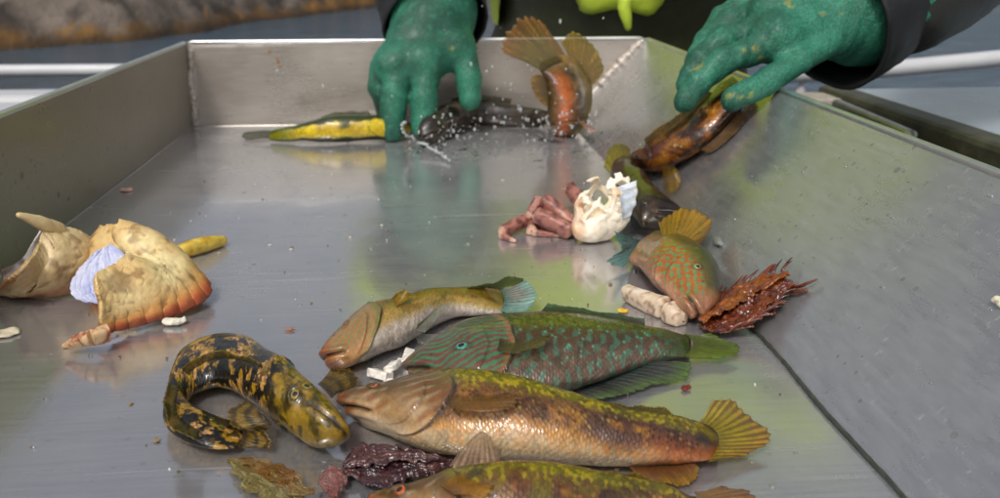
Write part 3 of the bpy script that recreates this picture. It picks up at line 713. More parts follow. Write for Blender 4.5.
def make_fish(key, style, label, nu=300, nv=150, scale=.26, flat=1.15, eye=None, op=(.27, .035), group='fish caught in the tray', fincol=None, cat='fish', mouth=True, topview=False, name='fish', rays=None, head_first=True, relief=1.0, seed=0, lips=1., gain=1., roll=0., scon=.34, slant=.03):
    d = FISH[key]
    S = np.array(d['sta']) * .01
    D, Vn, th = S[:, :3], S[:, 3:6], S[:, 6]
    Mid = (D + Vn) / 2
    w = np.concatenate([[0], np.cumsum(np.linalg.norm(np.diff(Mid, axis=0), axis=1))])
    C = spline(np.concatenate([D, Vn, th[:, None]], 1), nu, w=w)
    D, Vn, T = C[:, :3], C[:, 3:6], np.maximum(C[:, 6], .001) * (1 - .75 * sm(.88, 1, np.linspace(0, 1, nu)))
    Mid = (D + Vn) / 2; A = D - Vn; hh = np.linalg.norm(A, axis=1) / 2; A /= (2 * hh)[:, None]
    hh = hh * (1 + .22 * sm(.72, .95, np.linspace(0, 1, nu)))
    tg = np.gradient(Mid, axis=0); tg /= np.linalg.norm(tg, axis=1)[:, None]
    B = np.cross(tg, A); B /= np.linalg.norm(B, axis=1)[:, None]
    if B[nu // 2] @ (np.array([0, 0, .1753]) - Mid[nu // 2]) < 0: B = -B
    u = np.linspace(0, 1, nu); Lc = w[-1] * 100            # cm
    e0, e1 = .022, .02
    capf = np.sqrt(np.clip(1 - (1 - np.clip(u / e0, 0, 1)) ** 2, .003, 1)) * np.sqrt(np.clip(1 - (1 - np.clip((1 - u) / e1, 0, 1)) ** 2, .003, 1))
    ta = np.linspace(0, 2 * np.pi, nv, endpoint=False)
    cs, sn = np.cos(ta), np.sin(ta)
    sx = np.sign(sn) * np.abs(sn) ** flat
    sx = np.where(topview & (sn < 0), sx * .8, sx) if topview else sx
    P = Mid[:, None] + A[:, None] * (hh * capf)[:, None, None] * cs[None, :, None] + B[:, None] * (T / 2 * capf)[:, None, None] * sx[None, :, None]
    U = np.repeat(u[:, None], nv, 1); Vv = np.repeat(np.cos(ta - R(roll))[None], nu, 0); Sd = np.repeat(sn[None], nu, 0)
    x = U * Lc
    seg = np.linalg.norm(np.roll(P, -1, 1) - P, axis=2)
    arc = np.cumsum(seg, 1) - seg
    y = (arc - arc[:, [nv // 4]]) * 100                     # cm from the middle of the seen flank
    y = np.where(ta[None] > 3 * np.pi / 2, y - arc[:, [-1]] * 100, y)
    wx = x + .14 * fbm(np.stack([x, y], -1), 1.6, 3, seed); wy = y + .14 * fbm(np.stack([x, y], -1), 1.6, 3, seed + 5)
    rel, rid, dis = scale_field(wx, wy, scale)
    f = Fish(); f.u, f.v, f.x, f.y, f.rel, f.rid, f.dis, f.s, f.P = U, Vv, x, y, rel, rid, dis, Sd, P
    f.q = np.stack([x, y, np.full_like(x, seed * 3.1)], -1)
    f.uop = op[0] + op[1] * (1 - Vv ** 2) * 1.4 - .05 * np.abs(Vv) ** 3 + slant * Vv + .006 * noise(np.stack([Vv * 4, Vv * 0 + seed], -1))
    f.body = sm(-.008, .012, U - f.uop) * sm(1.0, .93, U)      # 1 behind the gill cover
    f.head = 1 - sm(-.008, .008, U - f.uop)
    cc = style(f)
    # every scale has its own tone and a darker hind edge
    fade = .45 + .75 * sm(-.35, .35, fbm(f.q, 1.1, 3, seed + 44))
    scon = scon * fade
    tone = 1 + scon * (rid - .5) * 1.5 * f.body - scon * .75 * sm(.72, .98, dis) * f.body + scon * .3 * (rel - .5) * f.body
    tone = tone * (1 + .22 * fbm(f.q, 5, 3, seed + 40) + .15 * fbm(f.q, 1.3, 3, seed + 41))
    cc = np.clip(cc, 0, 1) ** 1.15 * .70 * gain * np.clip(tone, .15, 2)[..., None]
    # relief
    nrm = np.cross(np.gradient(P, axis=0), np.roll(P, -1, 1) - np.roll(P, 1, 1))
    nrm /= np.maximum(np.linalg.norm(nrm, axis=2, keepdims=True), 1e-9)
    if (nrm * (P - Mid[:, None])).sum() < 0: nrm = -nrm
    dz = relief * scale * .0020 * rel * f.body + (.0004 * fbm(f.q, 1.5, 3, seed + 3) + .0016 * fbm(f.q, .45, 2, seed + 13)) * sm(0, .1, U)
    du = (U - f.uop) * Lc                                   # cm behind the gill cover's edge
    vis = sm(1, .8, np.abs(Vv)) * (op[0] < .9)
    dz += vis * (.0014 * np.exp(np.minimum(du, 0) / .30) * (du < 0) - .0007 * np.exp(-np.maximum(du, 0) / .18) * (du >= 0))
    cc = cc * (1 - .62 * vis * np.exp(-((du - .05) / .07) ** 2))[..., None]
    dp = du + .26 * op[0] * Lc                              # cheek plate in front of it
    dz += vis * .0007 * np.exp(np.minimum(dp, 0) / .22) * (dp < 0) * sm(.8, .3, np.abs(Vv + .1))
    cc = cc * (1 - .30 * vis * np.exp(-((dp - .03) / .06) ** 2) * sm(.8, .3, np.abs(Vv + .1)))[..., None]
    hloc = (hh * capf)[:, None] * 100
    for (eu, ev, es, er, ecol) in (eye or []):
        if es > 0:
            dd = np.hypot((U - eu) * Lc, (Vv - ev) * hloc * 1.1)
            dz += .0007 * np.exp(-((dd - er * 1.05) / (er * .35)) ** 2) - .0006 * np.exp(-(dd / (er * .7)) ** 2)
            cc = cc * (1 - .45 * np.exp(-((dd - er * 1.15) / (er * .3)) ** 2))[..., None]
            nd = np.hypot((U - eu * .55) * Lc, (Vv - ev * .95) * hloc)
            cc = cc * (1 - .7 * np.exp(-(nd / .06) ** 2))[..., None]
    if mouth:
        vm = -.28 - 2.2 * U                                 # cleft drops towards the corner of the mouth
        gr = np.exp(-((Vv - vm) * hloc / .07) ** 2) * sm(.105, .085, U)
        lip = np.exp(-((np.abs(Vv - vm) * hloc - .22) / .13) ** 2) * sm(.115, .08, U)
        dz += lips * (-.0013 * gr + .0011 * lip)
        cc = mixc(cc, lin('#2a150e'), np.clip(gr, 0, 1) * .85)
        cc = cc * (1 - .2 * np.exp(-((np.abs(Vv - vm) * hloc - .42) / .06) ** 2) * sm(.12, .09, U))[..., None]
    P2 = P + nrm * dz[..., None]
    P2[..., 2] = np.maximum(P2[..., 2], .0004)
    ctr = Mid.mean(0); root_loc = (ctr[0], ctr[1], max(0., P2[..., 2].min()))
    root = empty(name, root_loc, label, cat, group)
    V = np.concatenate([P2.reshape(-1, 3), P2[0].mean(0)[None], P2[-1].mean(0)[None]])
    F = gridfaces(nu, nv, True).tolist()
    n0 = nu * nv
    F += [[n0, (j + 1) % nv, j] for j in range(nv)] + [[n0 + 1, (nu - 1) * nv + j, (nu - 1) * nv + (j + 1) % nv] for j in range(nv)]
    cc2 = np.concatenate([cc.reshape(-1, 3), cc[0, :1], cc[-1, :1]])
    mesh('body', V, F, M_fish, root, cols=cc2)
    # eyes
    for (eu, ev, es, er, ecol) in (eye or []):
        i = int(eu * (nu - 1)); tt = math.acos(ev) + R(roll); tt = tt if es > 0 else 2 * math.pi - tt
        j = int(tt / (2 * math.pi) * nv) % nv
        add_eye(root, P2[i, j], nrm[i, j], tg[i], er * .01, ecol)
    # fins
    for fk, (bs, tp) in d['fins'].items():
        nm_ = fk.replace('_near', '').replace('_rear', '').replace('dorsal_flap', 'dorsal_fin')
        fc = (fincol or {}).get(fk, (fincol or {}).get('all', (lin('#7a6a20'), lin('#4a3a14'), lin('#a88a30'))))
        make_fin(nm_, np.array(bs) * .01, np.array(tp) * .01, root, fc, rays=(rays or {}).get(fk, 11), seed=seed + len(fk), mat=M_finc if fk in ('pectoral_fin', 'pelvic_fin') and not topview else None)
    return root

def add_eye(root, p, n_, t_, r, ecol):
    n_ = n_ / np.linalg.norm(n_); t_ = t_ - n_ * (t_ @ n_); t_ /= np.linalg.norm(t_); b_ = np.cross(n_, t_)
    rr = np.linspace(0, 1, 9); tt = np.linspace(0, 2 * np.pi, 28, endpoint=False)
    V, Cc = [], []
    for q in rr:
        for a_ in tt:
            V.append(p + (t_ * math.cos(a_) * 1.12 + b_ * math.sin(a_)) * r * q + n_ * (r * .42 * math.sqrt(max(0, 1 - q * q)) - r * .06))
            k = hash3(np.array([int(a_ * 9)]), np.array([int(q * 9)]), np.array([1]))[0]
            Cc.append(np.array(ecol) * (.75 + .5 * k) if q < .86 else np.array(ecol) * .18)
    eye = mesh('eye', V, gridfaces(9, 28, True), M_eye, root, cols=np.array(Cc))
    V = []
    for q in rr:
        for a_ in tt:
            V.append(p + (t_ * math.cos(a_) * 1.15 + b_ * math.sin(a_)) * r * .52 * q + n_ * (r * .42 * math.sqrt(1 - (q * .52) ** 2) - r * .03 - r * .05 * q * q))
    mesh('pupil', V, gridfaces(9, 28, True), M_pupil, eye)

def make_fin(name, base, tip, parent, fc, rays=11, ns=None, nt_=16, seed=0, ruffle=.0006, scallop=.05, mat=None, thick=.0004, spots=None):
    """fan of fin rays with membrane between: base curve to tip curve"""
    ns = ns or rays * 8 + 1
    Bc, Tc = spline(base, ns), spline(tip, ns)
    s = np.linspace(0, 1, ns)[:, None]; t = np.linspace(0, 1, nt_)[None]
    ray = np.abs(np.cos(np.pi * rays * s)) ** 2.0              # 1 on a ray
    g = np.random.default_rng(seed + 3)
    notch = 1 - scallop * (1 - ray) * 1.0 + .07 * fbm(np.concatenate([s * rays * 2.2, s * 0 + seed], 1), 1, 3, seed)[:, None] - .05 * np.interp(s, np.linspace(0, 1, rays + 1), g.uniform(0, 1, rays + 1))
    tt = t * notch
    P = Bc[:, None] + (Tc - Bc)[:, None] * tt[..., None]
    nrm = np.cross(np.gradient(P, axis=0), np.gradient(P, axis=1)); nrm /= np.maximum(np.linalg.norm(nrm, axis=2, keepdims=True), 1e-9)
    bend = ruffle * t * (np.sin(s * 7 + seed) + .8 * np.sin(s * 17 + 2 * seed) * t)
    P = P + nrm * (bend + .0002 * ray * (1 - .6 * t) + .0012 * np.sin(np.pi * t * .9) * np.sin(seed + 1.))[..., None]
    P[..., 2] = np.maximum(P[..., 2], .0006)
    c0, c1, c2 = fc[:3]                                       # membrane, ray, outer edge
    q = np.stack([s * 6 + 0 * t, t * 3 + 0 * s], -1)
    cc = mixc(np.asarray(c0) * np.ones((ns, nt_, 1)), np.asarray(c2), sm(.45, 1, t + .25 * fbm(q, 1, 3, seed)) * np.ones_like(s))
    if name == 'tail_fin':
        cc = mixc(cc, np.asarray(c2), sm(.45, .85, s + .15 * fbm(q, 1, 3, seed + 6) + 0 * t) * .75)
    fine = np.abs(np.cos(np.pi * rays * 3 * s)) ** 2
    cc = cc * (.62 + .6 * ray + .2 * fine * t)[..., None]
    cc = mixc(cc, np.asarray(c1), ray * .8 * (1 - .35 * t))
    if len(fc) > 3:                                           # bars or spots across the fin
        bars = sm(.1, .5, np.sin(t * fc[4] + 1.5 * fbm(q, 1.3, 2, seed)) * 1.0 + 0 * s)
        cc = mixc(cc, np.asarray(fc[3]), bars * .8)
    cc = cc * (1 + .45 * fbm(q, 4, 3, seed + 2) + .35 * noise(np.stack([s * rays * 4 + 0 * t, t * 1.2 + 0 * s], -1), 1, seed))[..., None]
    cc = mixc(cc, np.asarray(c1) * .45, sm(.30, .0, t + 0 * s) * .7)
    o = mesh(name, P.reshape(-1, 3), gridfaces(ns, nt_), mat or M_fin, parent, cols=cc.reshape(-1, 3))
    m = o.modifiers.new('thickness', 'SOLIDIFY'); m.thickness = thick; m.offset = 0
    return o

def make_blade(name, base, tip, parent, fc, seed=0, ns=100, nt_=44, lump=.0018, jag=.18, mat=None, thick=.0006, freq=90, lift=0.):
    """flat ragged sheet (seaweed, skin, old sealant) between two curves"""
    Bc, Tc = spline(base, ns), spline(tip, ns)
    s = np.linspace(0, 1, ns)[:, None]; t = np.linspace(0, 1, nt_)[None]
    e0 = jag * fbm(np.concatenate([s * 16, s * 0 + seed], 1), 1, 5, seed)[:, None]
    e1 = jag * fbm(np.concatenate([s * 16, s * 0 + seed + 9], 1), 1, 5, seed + 2)[:, None]
    w_ = np.sin(np.pi * np.clip(s, .02, .98)) ** .35
    tt = .5 + (t - .5) * w_ + e0 * (1 - t) + e1 * t
    P = Bc[:, None] + (Tc - Bc)[:, None] * tt[..., None]
    nrm = np.cross(np.gradient(P, axis=0), np.gradient(P, axis=1)); nrm /= np.maximum(np.linalg.norm(nrm, axis=2, keepdims=True), 1e-9)
    if nrm[..., 2].mean() < 0: nrm = -nrm
    st = np.stack([s * 5 + 0 * t, t * 22 + 2 * fbm(P, freq, 3, seed), 0 * s + 0 * t + seed], -1)
    P = P + nrm * (lump * (np.abs(fbm(P, freq, 4, seed)) * 2 + .4 * noise(st, 1, seed)) + lift)[..., None]
    P[..., 2] = np.maximum(P[..., 2], .0006)
    c = mixc(np.asarray(fc[0]) * np.ones((ns, nt_, 1)), np.asarray(fc[1]), sm(-.3, .4, fbm(P, freq, 4, seed + 5)))
    c = mixc(c, np.asarray(fc[2]), sm(.05, .5, noise(st, 1.3, seed + 7)))
    o = mesh(name, P.reshape(-1, 3), gridfaces(ns, nt_), mat or M_weed, parent, cols=c.reshape(-1, 3))
    m = o.modifiers.new('thickness', 'SOLIDIFY'); m.thickness = thick; m.offset = 0
    return o

def col_of(f, h):
    return lin(h) * np.ones(f.u.shape + (1,))

def st_ballan(f, pale=0.):
    n1 = fbm(f.q, .9, 4, 1); n2 = fbm(f.q, 2.6, 3, 2); n3 = fbm(f.q, 4.5, 3, 52)
    v = f.v + .2 * n1
    c = mixc(col_of(f, '#d8c09a'), lin('#cf9433'), sm(-.78, -.42, v + .12 * n2))
    flank = mixc(col_of(f, '#8a5c30'), lin('#6c4a36'), sm(.3, .7, f.u))
    c = mixc(c, flank, sm(-.5, .0, v + .15 * n2 + .4 * sm(.55, .75, f.u)))
    c = mixc(c, lin('#857612'), sm(.28, .62, v))
    c = mixc(c, lin('#4a2f10'), sm(.80, 1.0, v) * .8)
    c = mixc(c, lin('#a85e28'), sm(.72, .9, f.u) * sm(.3, -.5, f.v) * .85)
    b = f.body
    # blotches, then individual dark and cream scales
    c = mixc(c, lin('#e0a43a'), b * sm(.05, .4, fbm(f.q, 1.4, 4, 72)) * sm(-.7, -.3, f.v) * sm(.5, .0, f.v) * .5)
    c = mixc(c, lin('#3c2312'), b * sm(.05, .4, n1 + .6 * n2) * sm(-.6, -.1, f.v) * .55)
    c = mixc(c, lin('#341d0e'), b * sm(.45, .8, f.rid + .35 * n2) * sm(-.6, -.1, f.v) * .8 * sm(.98, .5, f.dis))
    c = mixc(c, lin('#d8b868'), b * sm(.66, .92, 1 - f.rid + .35 * n2) * sm(-.9, -.5, f.v) * sm(.6, .1, f.v) * sm(.9, .3, f.dis) * .6 * sm(-.3, .2, fbm(f.q, 1.8, 3, 71)))
    c = mixc(c, lin('#c87f22'), b * sm(.5, .9, f.rid) * sm(-.35, -.75, v) * sm(-1, -.7, v) * .5)
    c = mixc(c, lin('#c0ac1c'), b * sm(.45, .8, f.rid + .3 * n3) * sm(.25, .5, f.v) * .7)
    # head: mottled tan darkening to olive brown above, orange bands on the cheek
    hd = mixc(col_of(f, '#bd9c72'), lin('#70561f'), sm(-.15, .6, f.v + .45 * n1))
    st = waves(f.x, f.y, .5, 5, 4, 1.1, .5) + .8 * n2
    hd = mixc(hd, lin('#94521f'), sm(.1, 1.2, st) * .5 * sm(-.75, -.3, f.v))
    hd = mixc(hd, lin('#d6bfa0'), sm(.3, .9, -st) * .35)
    hd = mixc(hd, lin('#d9c2a2'), sm(-.45, -.85, f.v))
    hd = mixc(hd, lin('#a05a24'), sm(.06, .03, f.u + .01 * n2) * .75)
    hd = mixc(hd, lin('#5c4a1c'), sm(.6, .95, f.v) * .6)
    c = mixc(c, hd, sm(.02, -.05, f.u - f.uop + .05 * n1))
    c = mixc(c, lin('#6a6662'), np.exp(-((f.u - f.uop - .004) / .007) ** 2) * .6 * sm(-.8, -.4, f.v) * sm(.8, .4, f.v))
    c = mixc(c, lin('#14140a'), np.exp(-((f.u - .95) / .02) ** 2 - ((f.v - .35) / .25) ** 2 + .5 * n2) * .95)
    return c

def st_bottom(f):
    c = st_ballan(f)
    n1 = fbm(f.q, 1.6, 4, 31)
    c = mixc(c, lin('#7d7216'), sm(-.1, .4, n1) * f.body * sm(-.5, .1, f.v) * .7)
    c = mixc(c, lin('#6b3c14'), sm(.15, .4, -n1) * f.body * sm(-.6, 0, f.v) * .7)
    return c

def st_green(f):
    n1 = fbm(f.q, .9, 4, 3); n2 = fbm(f.q, 3, 3, 4)
    v = f.v + .14 * n1
    c = mixc(col_of(f, '#7a6a58'), lin('#524524'), sm(-.5, .2, v + .3 * n2))
    c = mixc(c, lin('#33482c'), sm(.05, .35, fbm(f.q, 1.4, 4, 62)) * .55)
    c = mixc(c, lin('#4e5a1a'), sm(.25, .5, v + .25 * sm(.5, .9, f.u)))
    c = mixc(c, lin('#2c4a26'), sm(.75, .95, v) * .8)
    b = f.body
    c = mixc(c, lin('#8c3c2a'), b * sm(.72, .98, f.dis) * .55 * sm(.75, .3, f.v))
    c = mixc(c, lin('#4f9a80'), sm(.25, .6, waves(f.x, f.y, .6, 9, 8, .25, .6) + .6 * n2) * b * sm(.6, .1, f.v) * .45)
    c = mixc(c, lin('#4fa48c'), b * (f.rid > .88) * sm(.85, .3, f.dis) * sm(.6, .2, f.v) * sm(-.9, -.5, f.v) * .85)
    c = mixc(c, lin('#8a8a1e'), b * (f.rid > .55) * sm(.3, .6, f.v) * sm(1, .3, f.dis) * .6)
    c = mixc(c, lin('#10180c'), b * (f.rid < .3) * sm(.25, .6, f.v) * sm(1, .2, f.dis) * .65)
    c = mixc(c, lin('#3f5a20'), sm(.82, .95, f.u) * .7)
    w_ = np.sin(2 * np.pi * (f.y + .22 * np.sin(f.x * 2.0) + .5 * fbm(f.q, .9, 3, 9)) / .34)
    hd = mixc(col_of(f, '#7c5240'), lin('#4c8a64'), sm(-.05, .55, w_ + .7 * fbm(f.q, 2.2, 3, 61)))
    hd = mixc(hd, lin('#8f7a50'), sm(-.3, -.8, f.v) * .6)
    hd = mixc(hd, lin('#8a5a3c'), sm(.06, .02, f.u) * .8)
    c = mixc(c, hd, f.head)
    c = mixc(c, lin('#b07438'), np.exp(-((f.u - f.uop + .01) / .008) ** 2) * .6)
    return c

def st_small(f):
    n1 = fbm(f.q, 1.1, 4, 5); n2 = fbm(f.q, 3, 3, 6)
    v = f.v + .15 * n1
    c = mixc(col_of(f, '#cfc2b4'), lin('#bfa85a'), sm(-.55, -.1, v + .15 * n2 + .3 * sm(.6, .9, f.u)))
    c = mixc(c, lin('#86782c'), sm(.1, .5, v + .35 * sm(.5, .9, f.u)))
    c = mixc(c, lin('#5c4c40'), sm(.7, .95, v))
    b = f.body
    c = mixc(c, lin('#6a6414'), sm(-.02, .3, n2 + .5 * n1) * sm(-.4, .1, f.v) * .7)
    c = mixc(c, lin('#a8451a'), b * (f.rid > .45) * sm(.85, .25, f.dis) * sm(-.6, -.15, f.v) * .75)
    c = mixc(c, lin('#4a4a14'), b * sm(.7, 1, f.dis) * sm(-.1, .3, f.v) * .6)
    c = mixc(c, lin('#a8a030'), b * (f.rid < .25) * sm(.0, .4, f.v) * .5)
    w_ = np.sin(2 * np.pi * (f.y * .9 + f.x * .55 + .25 * fbm(f.q, 1.1, 3, 9)) / .36)
    hd = mixc(col_of(f, '#b9875a'), lin('#8c9c62'), sm(.1, .6, w_) * .8)
    hd = mixc(hd, lin('#d8a470'), sm(-.2, -.7, f.v) * .8)
    hd = mixc(hd, lin('#a8602e'), sm(.07, .02, f.u) * .85)
    hd = mixc(hd, lin('#5a4636'), sm(.65, .95, f.v) * .7)
    c = mixc(c, hd, f.head)
    c = mixc(c, lin('#74803e'), np.exp(-((f.u - f.uop + .012) / .012) ** 2) * .7)
    return c

def st_cork(f):
    n1 = fbm(f.q, 1.1, 4, 7)
    lab = waves(f.x, f.y, .40, 12, 5) + .2 * n1
    c = mixc(col_of(f, '#b8722c'), lin('#7a9c68'), sm(-.05, .45, lab))
    c = mixc(c, lin('#d8a890'), sm(-.45, -.85, f.v) * .7)
    c = mixc(c, lin('#54591a'), sm(.25, .7, f.v + .1 * n1) * .85)
    c = mixc(c, lin('#2a3014'), sm(.7, 1.0, f.v) * .7)
    c = mixc(c, lin('#b08060'), sm(.11, .04, f.u))
    c = mixc(c, lin('#b05a30'), f.body * sm(.72, 1, f.dis) * .3)
    c = mixc(c, lin('#7a6a4a'), sm(.78, .95, f.u) * .5)
    return c

def st_dark(f):
    n1 = fbm(f.q, 1.2, 5, 11); n2 = fbm(f.q, 3.5, 3, 12)
    c = mixc(col_of(f, '#4a3a26'), lin('#241a12'), sm(-.2, .25, n1))
    c = mixc(c, lin('#8a6a38'), sm(.15, .45, n2) * .5 * sm(.2, -.4, f.v))
    c = mixc(c, lin('#6b5a20'), sm(.2, .5, fbm(f.q, .8, 3, 14)) * .5)
    c = mixc(c, lin('#0c0806'), f.body * sm(.75, 1, f.dis) * .5)
    return c

def st_held(f):
    n1 = fbm(f.q, .9, 5, 15); n2 = fbm(f.q, 2.6, 3, 16); n3 = fbm(f.q, 1.5, 5, 18)
    c = mixc(col_of(f, '#8a5414'), lin('#4a2810'), sm(-.15, .25, n1 + .3 * f.v))
    c = mixc(c, lin('#b9832c'), sm(-.05, .5, n3) * sm(.25, .5, f.u) * .75)
    c = mixc(c, lin('#ecd08a'), sm(.22, .5, n2) * sm(.4, .55, f.u) * .7)
    c = mixc(c, lin('#2a160a'), sm(-.05, .3, -n3 + .3 * n2) * .85)
    c = mixc(c, lin('#5a2014'), np.exp(-((f.u - .42) / .08) ** 2 - ((f.v + .2) / .4) ** 2) * .9)
    c = mixc(c, lin('#160c06'), np.exp(-((f.u - .27) / .03) ** 2 - (f.v / .25) ** 2) * .9)
    c = mixc(c, lin('#6a6a10'), sm(.4, .8, f.v + .3 * n1) * .5)
    return c

def st_leap(f):
    n1 = fbm(f.q, 1.0, 4, 19); n2 = fbm(f.q, 3, 3, 20)
    c = mixc(col_of(f, '#6a5620'), lin('#3c3218'), sm(-.2, .3, n1))
    c = mixc(c, lin('#857028'), sm(.35, .85, f.v))
    c = mixc(c, lin('#e07a1c'), np.exp(-((f.v + .30 + .10 * n1) / .34) ** 2) * sm(.97, .75, f.u) * .95)
    c = mixc(c, lin('#a88a50'), sm(.80, .97, f.u) * .8)
    c = mixc(c, lin('#b89468'), sm(.1, .4, n2) * .35)
    c = mixc(c, lin('#201808'), f.body * sm(.75, 1, f.dis) * .3)
    return c

def st_yellow(f):
    n1 = fbm(f.q, 1.0, 4, 23)
    c = mixc(col_of(f, '#f0d808'), lin('#d8b800'), sm(-.2, .3, n1))
    c = mixc(c, lin('#3a4a0e'), sm(.42, .62, f.v + .35 * n1))
    c = mixc(c, lin('#2e3a10'), sm(-.6, -.8, f.v + .25 * n1))
    c = mixc(c, lin('#3e4a10'), np.exp(-((f.u - .48) / .035) ** 2) * sm(-.2, .25, f.v + .3 * n1))
    c = mixc(c, lin('#6a7a18'), sm(.7, .9, f.u) * .75)
    return c

def st_sculpin(f):
    n1 = fbm(f.q, 1.9, 5, 27); n2 = fbm(f.q, 4.2, 4, 28)
    top = f.s                                             # 1 along the back
    c = mixc(col_of(f, '#a07c18'), lin('#b8942a'), sm(-.2, .3, n2))
    c = mixc(c, lin('#c89c64'), sm(.04, .14, fbm(f.q, 3.2, 4, 29)) * .9)
    c = mixc(c, lin('#0d0c08'), sm(-.03, .05, n1 + .10 * np.sin(f.x * 2.4)) * sm(-.2, .35, top + .4))
    c = mixc(c, lin('#14120a'), sm(.07, .13, n2) * .85 * sm(.15, .3, f.u))
    c = mixc(c, lin('#c0a874'), sm(.0, -.6, top) * .6)
    c = mixc(c, lin('#2a2410'), sm(.15, .4, fbm(f.q, 9, 3, 30)) * .6)
    hd = mixc(col_of(f, '#8f7614'), lin('#4c4008'), sm(-.1, .35, n1))
    hd = mixc(hd, lin('#b0941c'), sm(0, .4, n2) * .7)
    c = mixc(c, hd, sm(.27, .17, f.u + .05 * n1) * .85)
    c = mixc(c, lin('#14110a'), sm(.12, .3, n2) * sm(.3, .2, f.u) * .8)
    return c

GOLD, OR = lin('#c89018'), lin('#b2561e')
make_fish('golden_brown', st_ballan, 'largest golden brown fish with cream belly and fan tail, in front', roll=34, nu=440, nv=210, scale=.24,
          eye=[(.125, .70, 1, .25, OR)], op=(.26, .04), slant=.07, seed=1, rays=dict(tail_fin=14, pectoral_fin=12, pelvic_fin=9),
          fincol=dict(tail_fin=(lin('#8a7410'), lin('#b09818'), lin('#7a4a14')), dorsal_fin=(lin('#8c7818'), lin('#6a5210'), lin('#9a8018')),
                      anal_fin=(lin('#8a5a30'), lin('#6a4424'), lin('#a8801c')), pelvic_fin=(lin('#a88468'), lin('#c8a888'), lin('#b09078')),
                      pectoral_fin=(lin('#9a7030'), lin('#5a3a18'), lin('#8a6434'))))
make_fish('green_striped', st_green, 'dark green fish with turquoise striped head, behind largest golden fish', roll=26, nu=420, nv=200, scale=.27,
          eye=[(.20, .02, 1, .28, lin('#3c8a78'))], op=(.31, .03), seed=2, rays=dict(dorsal_fin=14, anal_fin=15, tail_fin=11),
          fincol=dict(tail_fin=(lin('#4a5a10'), lin('#6a7a14'), lin('#5a7010')), dorsal_fin=(lin('#3a4a2a'), lin('#16240f'), lin('#3a6a50')),
                      anal_fin=(lin('#5a4038'), lin('#2a6a68'), lin('#6a7a1c')), pectoral_fin=(lin('#6a6a34'), lin('#4a3a20'), lin('#7a7034'))))
make_fish('small_yellow', st_small, 'small yellowish fish with white belly, lying behind green fish', roll=30, nu=340, nv=160, scale=.2,
          eye=[(.13, .70, 1, .22, OR)], op=(.25, .03), slant=.05, seed=3, rays=dict(tail_fin=10, dorsal_flap=5, pectoral_fin=8),
          fincol=dict(tail_fin=(lin('#a07a78'), lin('#5aa098'), lin('#8ab0a8')), dorsal_fin=(lin('#5a6a10'), lin('#42500c'), lin('#4a5a14')),
                      dorsal_flap=(lin('#a8881c'), lin('#8a5a1c'), lin('#a89420')), pectoral_fin=(lin('#8a8a78'), lin('#6a6a5a'), lin('#9aa08a')), pelvic_fin=(lin('#b0b0a4'), lin('#8a8a84'), lin('#b8b8b0'))))
make_fish('orange_corkwing', st_cork, 'orange fish with turquoise maze pattern and raised fan fin', roll=24, nu=280, nv=150, scale=.2,
          eye=[(.22, .40, 1, .24, lin('#8a9a5a'))], op=(.36, .03), seed=4, rays=dict(dorsal_fin=13, tail_fin=9),
          fincol=dict(tail_fin=(lin('#5a7a74'), lin('#37605e'), lin('#6a9a92')), dorsal_fin=(lin('#9a8a1c'), lin('#a8641c'), lin('#a88a20'))))
make_fish('dark_brown', st_dark, 'dark brown fish wedged between white crab body and sloping wall', roll=20, nu=240, nv=120, scale=.24,
          eye=[(.16, -.25, 1, .24, lin('#5a4a20'))], op=(.34, .03), seed=5, gain=.9,
          fincol=dict(all=(lin('#9a8e10'), lin('#7a6a10'), lin('#8a8414'))))
make_fish('held', st_held, 'golden brown fish held against sloping wall by right-hand glove', roll=10, nu=260, nv=130, scale=.26,
          eye=[(.24, .0, 1, .26, lin('#6a4a18'))], op=(.36, .03), seed=6, gain=1.15, rays=dict(dorsal_fin=16),
          fincol=dict(all=(lin('#9a7a1c'), lin('#7a5414'), lin('#a8881c')), anal_fin=(lin('#7a5a34'), lin('#6a4824'), lin('#6a5a40'))))
make_fish('leaping', st_leap, 'orange bellied fish leaping head down with its tail in the air', 240, 130, .26,
          op=(.3, .03), seed=7, mouth=False, rays=dict(tail_fin=13, dorsal_fin=11),
          fincol=dict(tail_fin=(lin('#8a7c40'), lin('#6e6030'), lin('#94642c')), dorsal_fin=(lin('#9a7a10'), lin('#7a5a0c'), lin('#8f7c14')),
                      anal_fin=(lin('#7a6420'), lin('#6a4a18'), lin('#b08438')), pectoral_fin=(lin('#c89a84'), lin('#b07a64'), lin('#c8a898'))))
make_fish('yellow', st_yellow, 'bright yellow and dark green fish beside left-hand glove', 240, 110, .24, eye=[(.2, .3, 1, .2, GOLD)], seed=8,
          fincol=dict(all=(lin('#4a5030'), lin('#3a4020'), lin('#5a5a48'))))
make_fish('long_dark', st_dark, 'blackish brown fish gripped under left-hand glove by the end wall', 240, 110, .26, seed=9,
          fincol=dict(all=(lin('#3a2c18'), lin('#2a1e10'), lin('#4a3a20'))))
make_fish('bottom', st_bottom, 'mottled golden fish cut off by the bottom edge of the picture', roll=40, nu=380, nv=180, scale=.24,
          eye=[(.13, .6, 1, .26, OR)], op=(.24, .03), slant=.06, seed=10, rays=dict(pectoral_fin=12, tail_fin=13),
          fincol=dict(tail_fin=(lin('#7a4a1c'), lin('#8a6a14'), lin('#6a3a14')), dorsal_fin=(lin('#7c6818'), lin('#5a4210'), lin('#8a7018')), pectoral_fin=(lin('#b07a1c'), lin('#8a5a14'), lin('#b88a24'))))
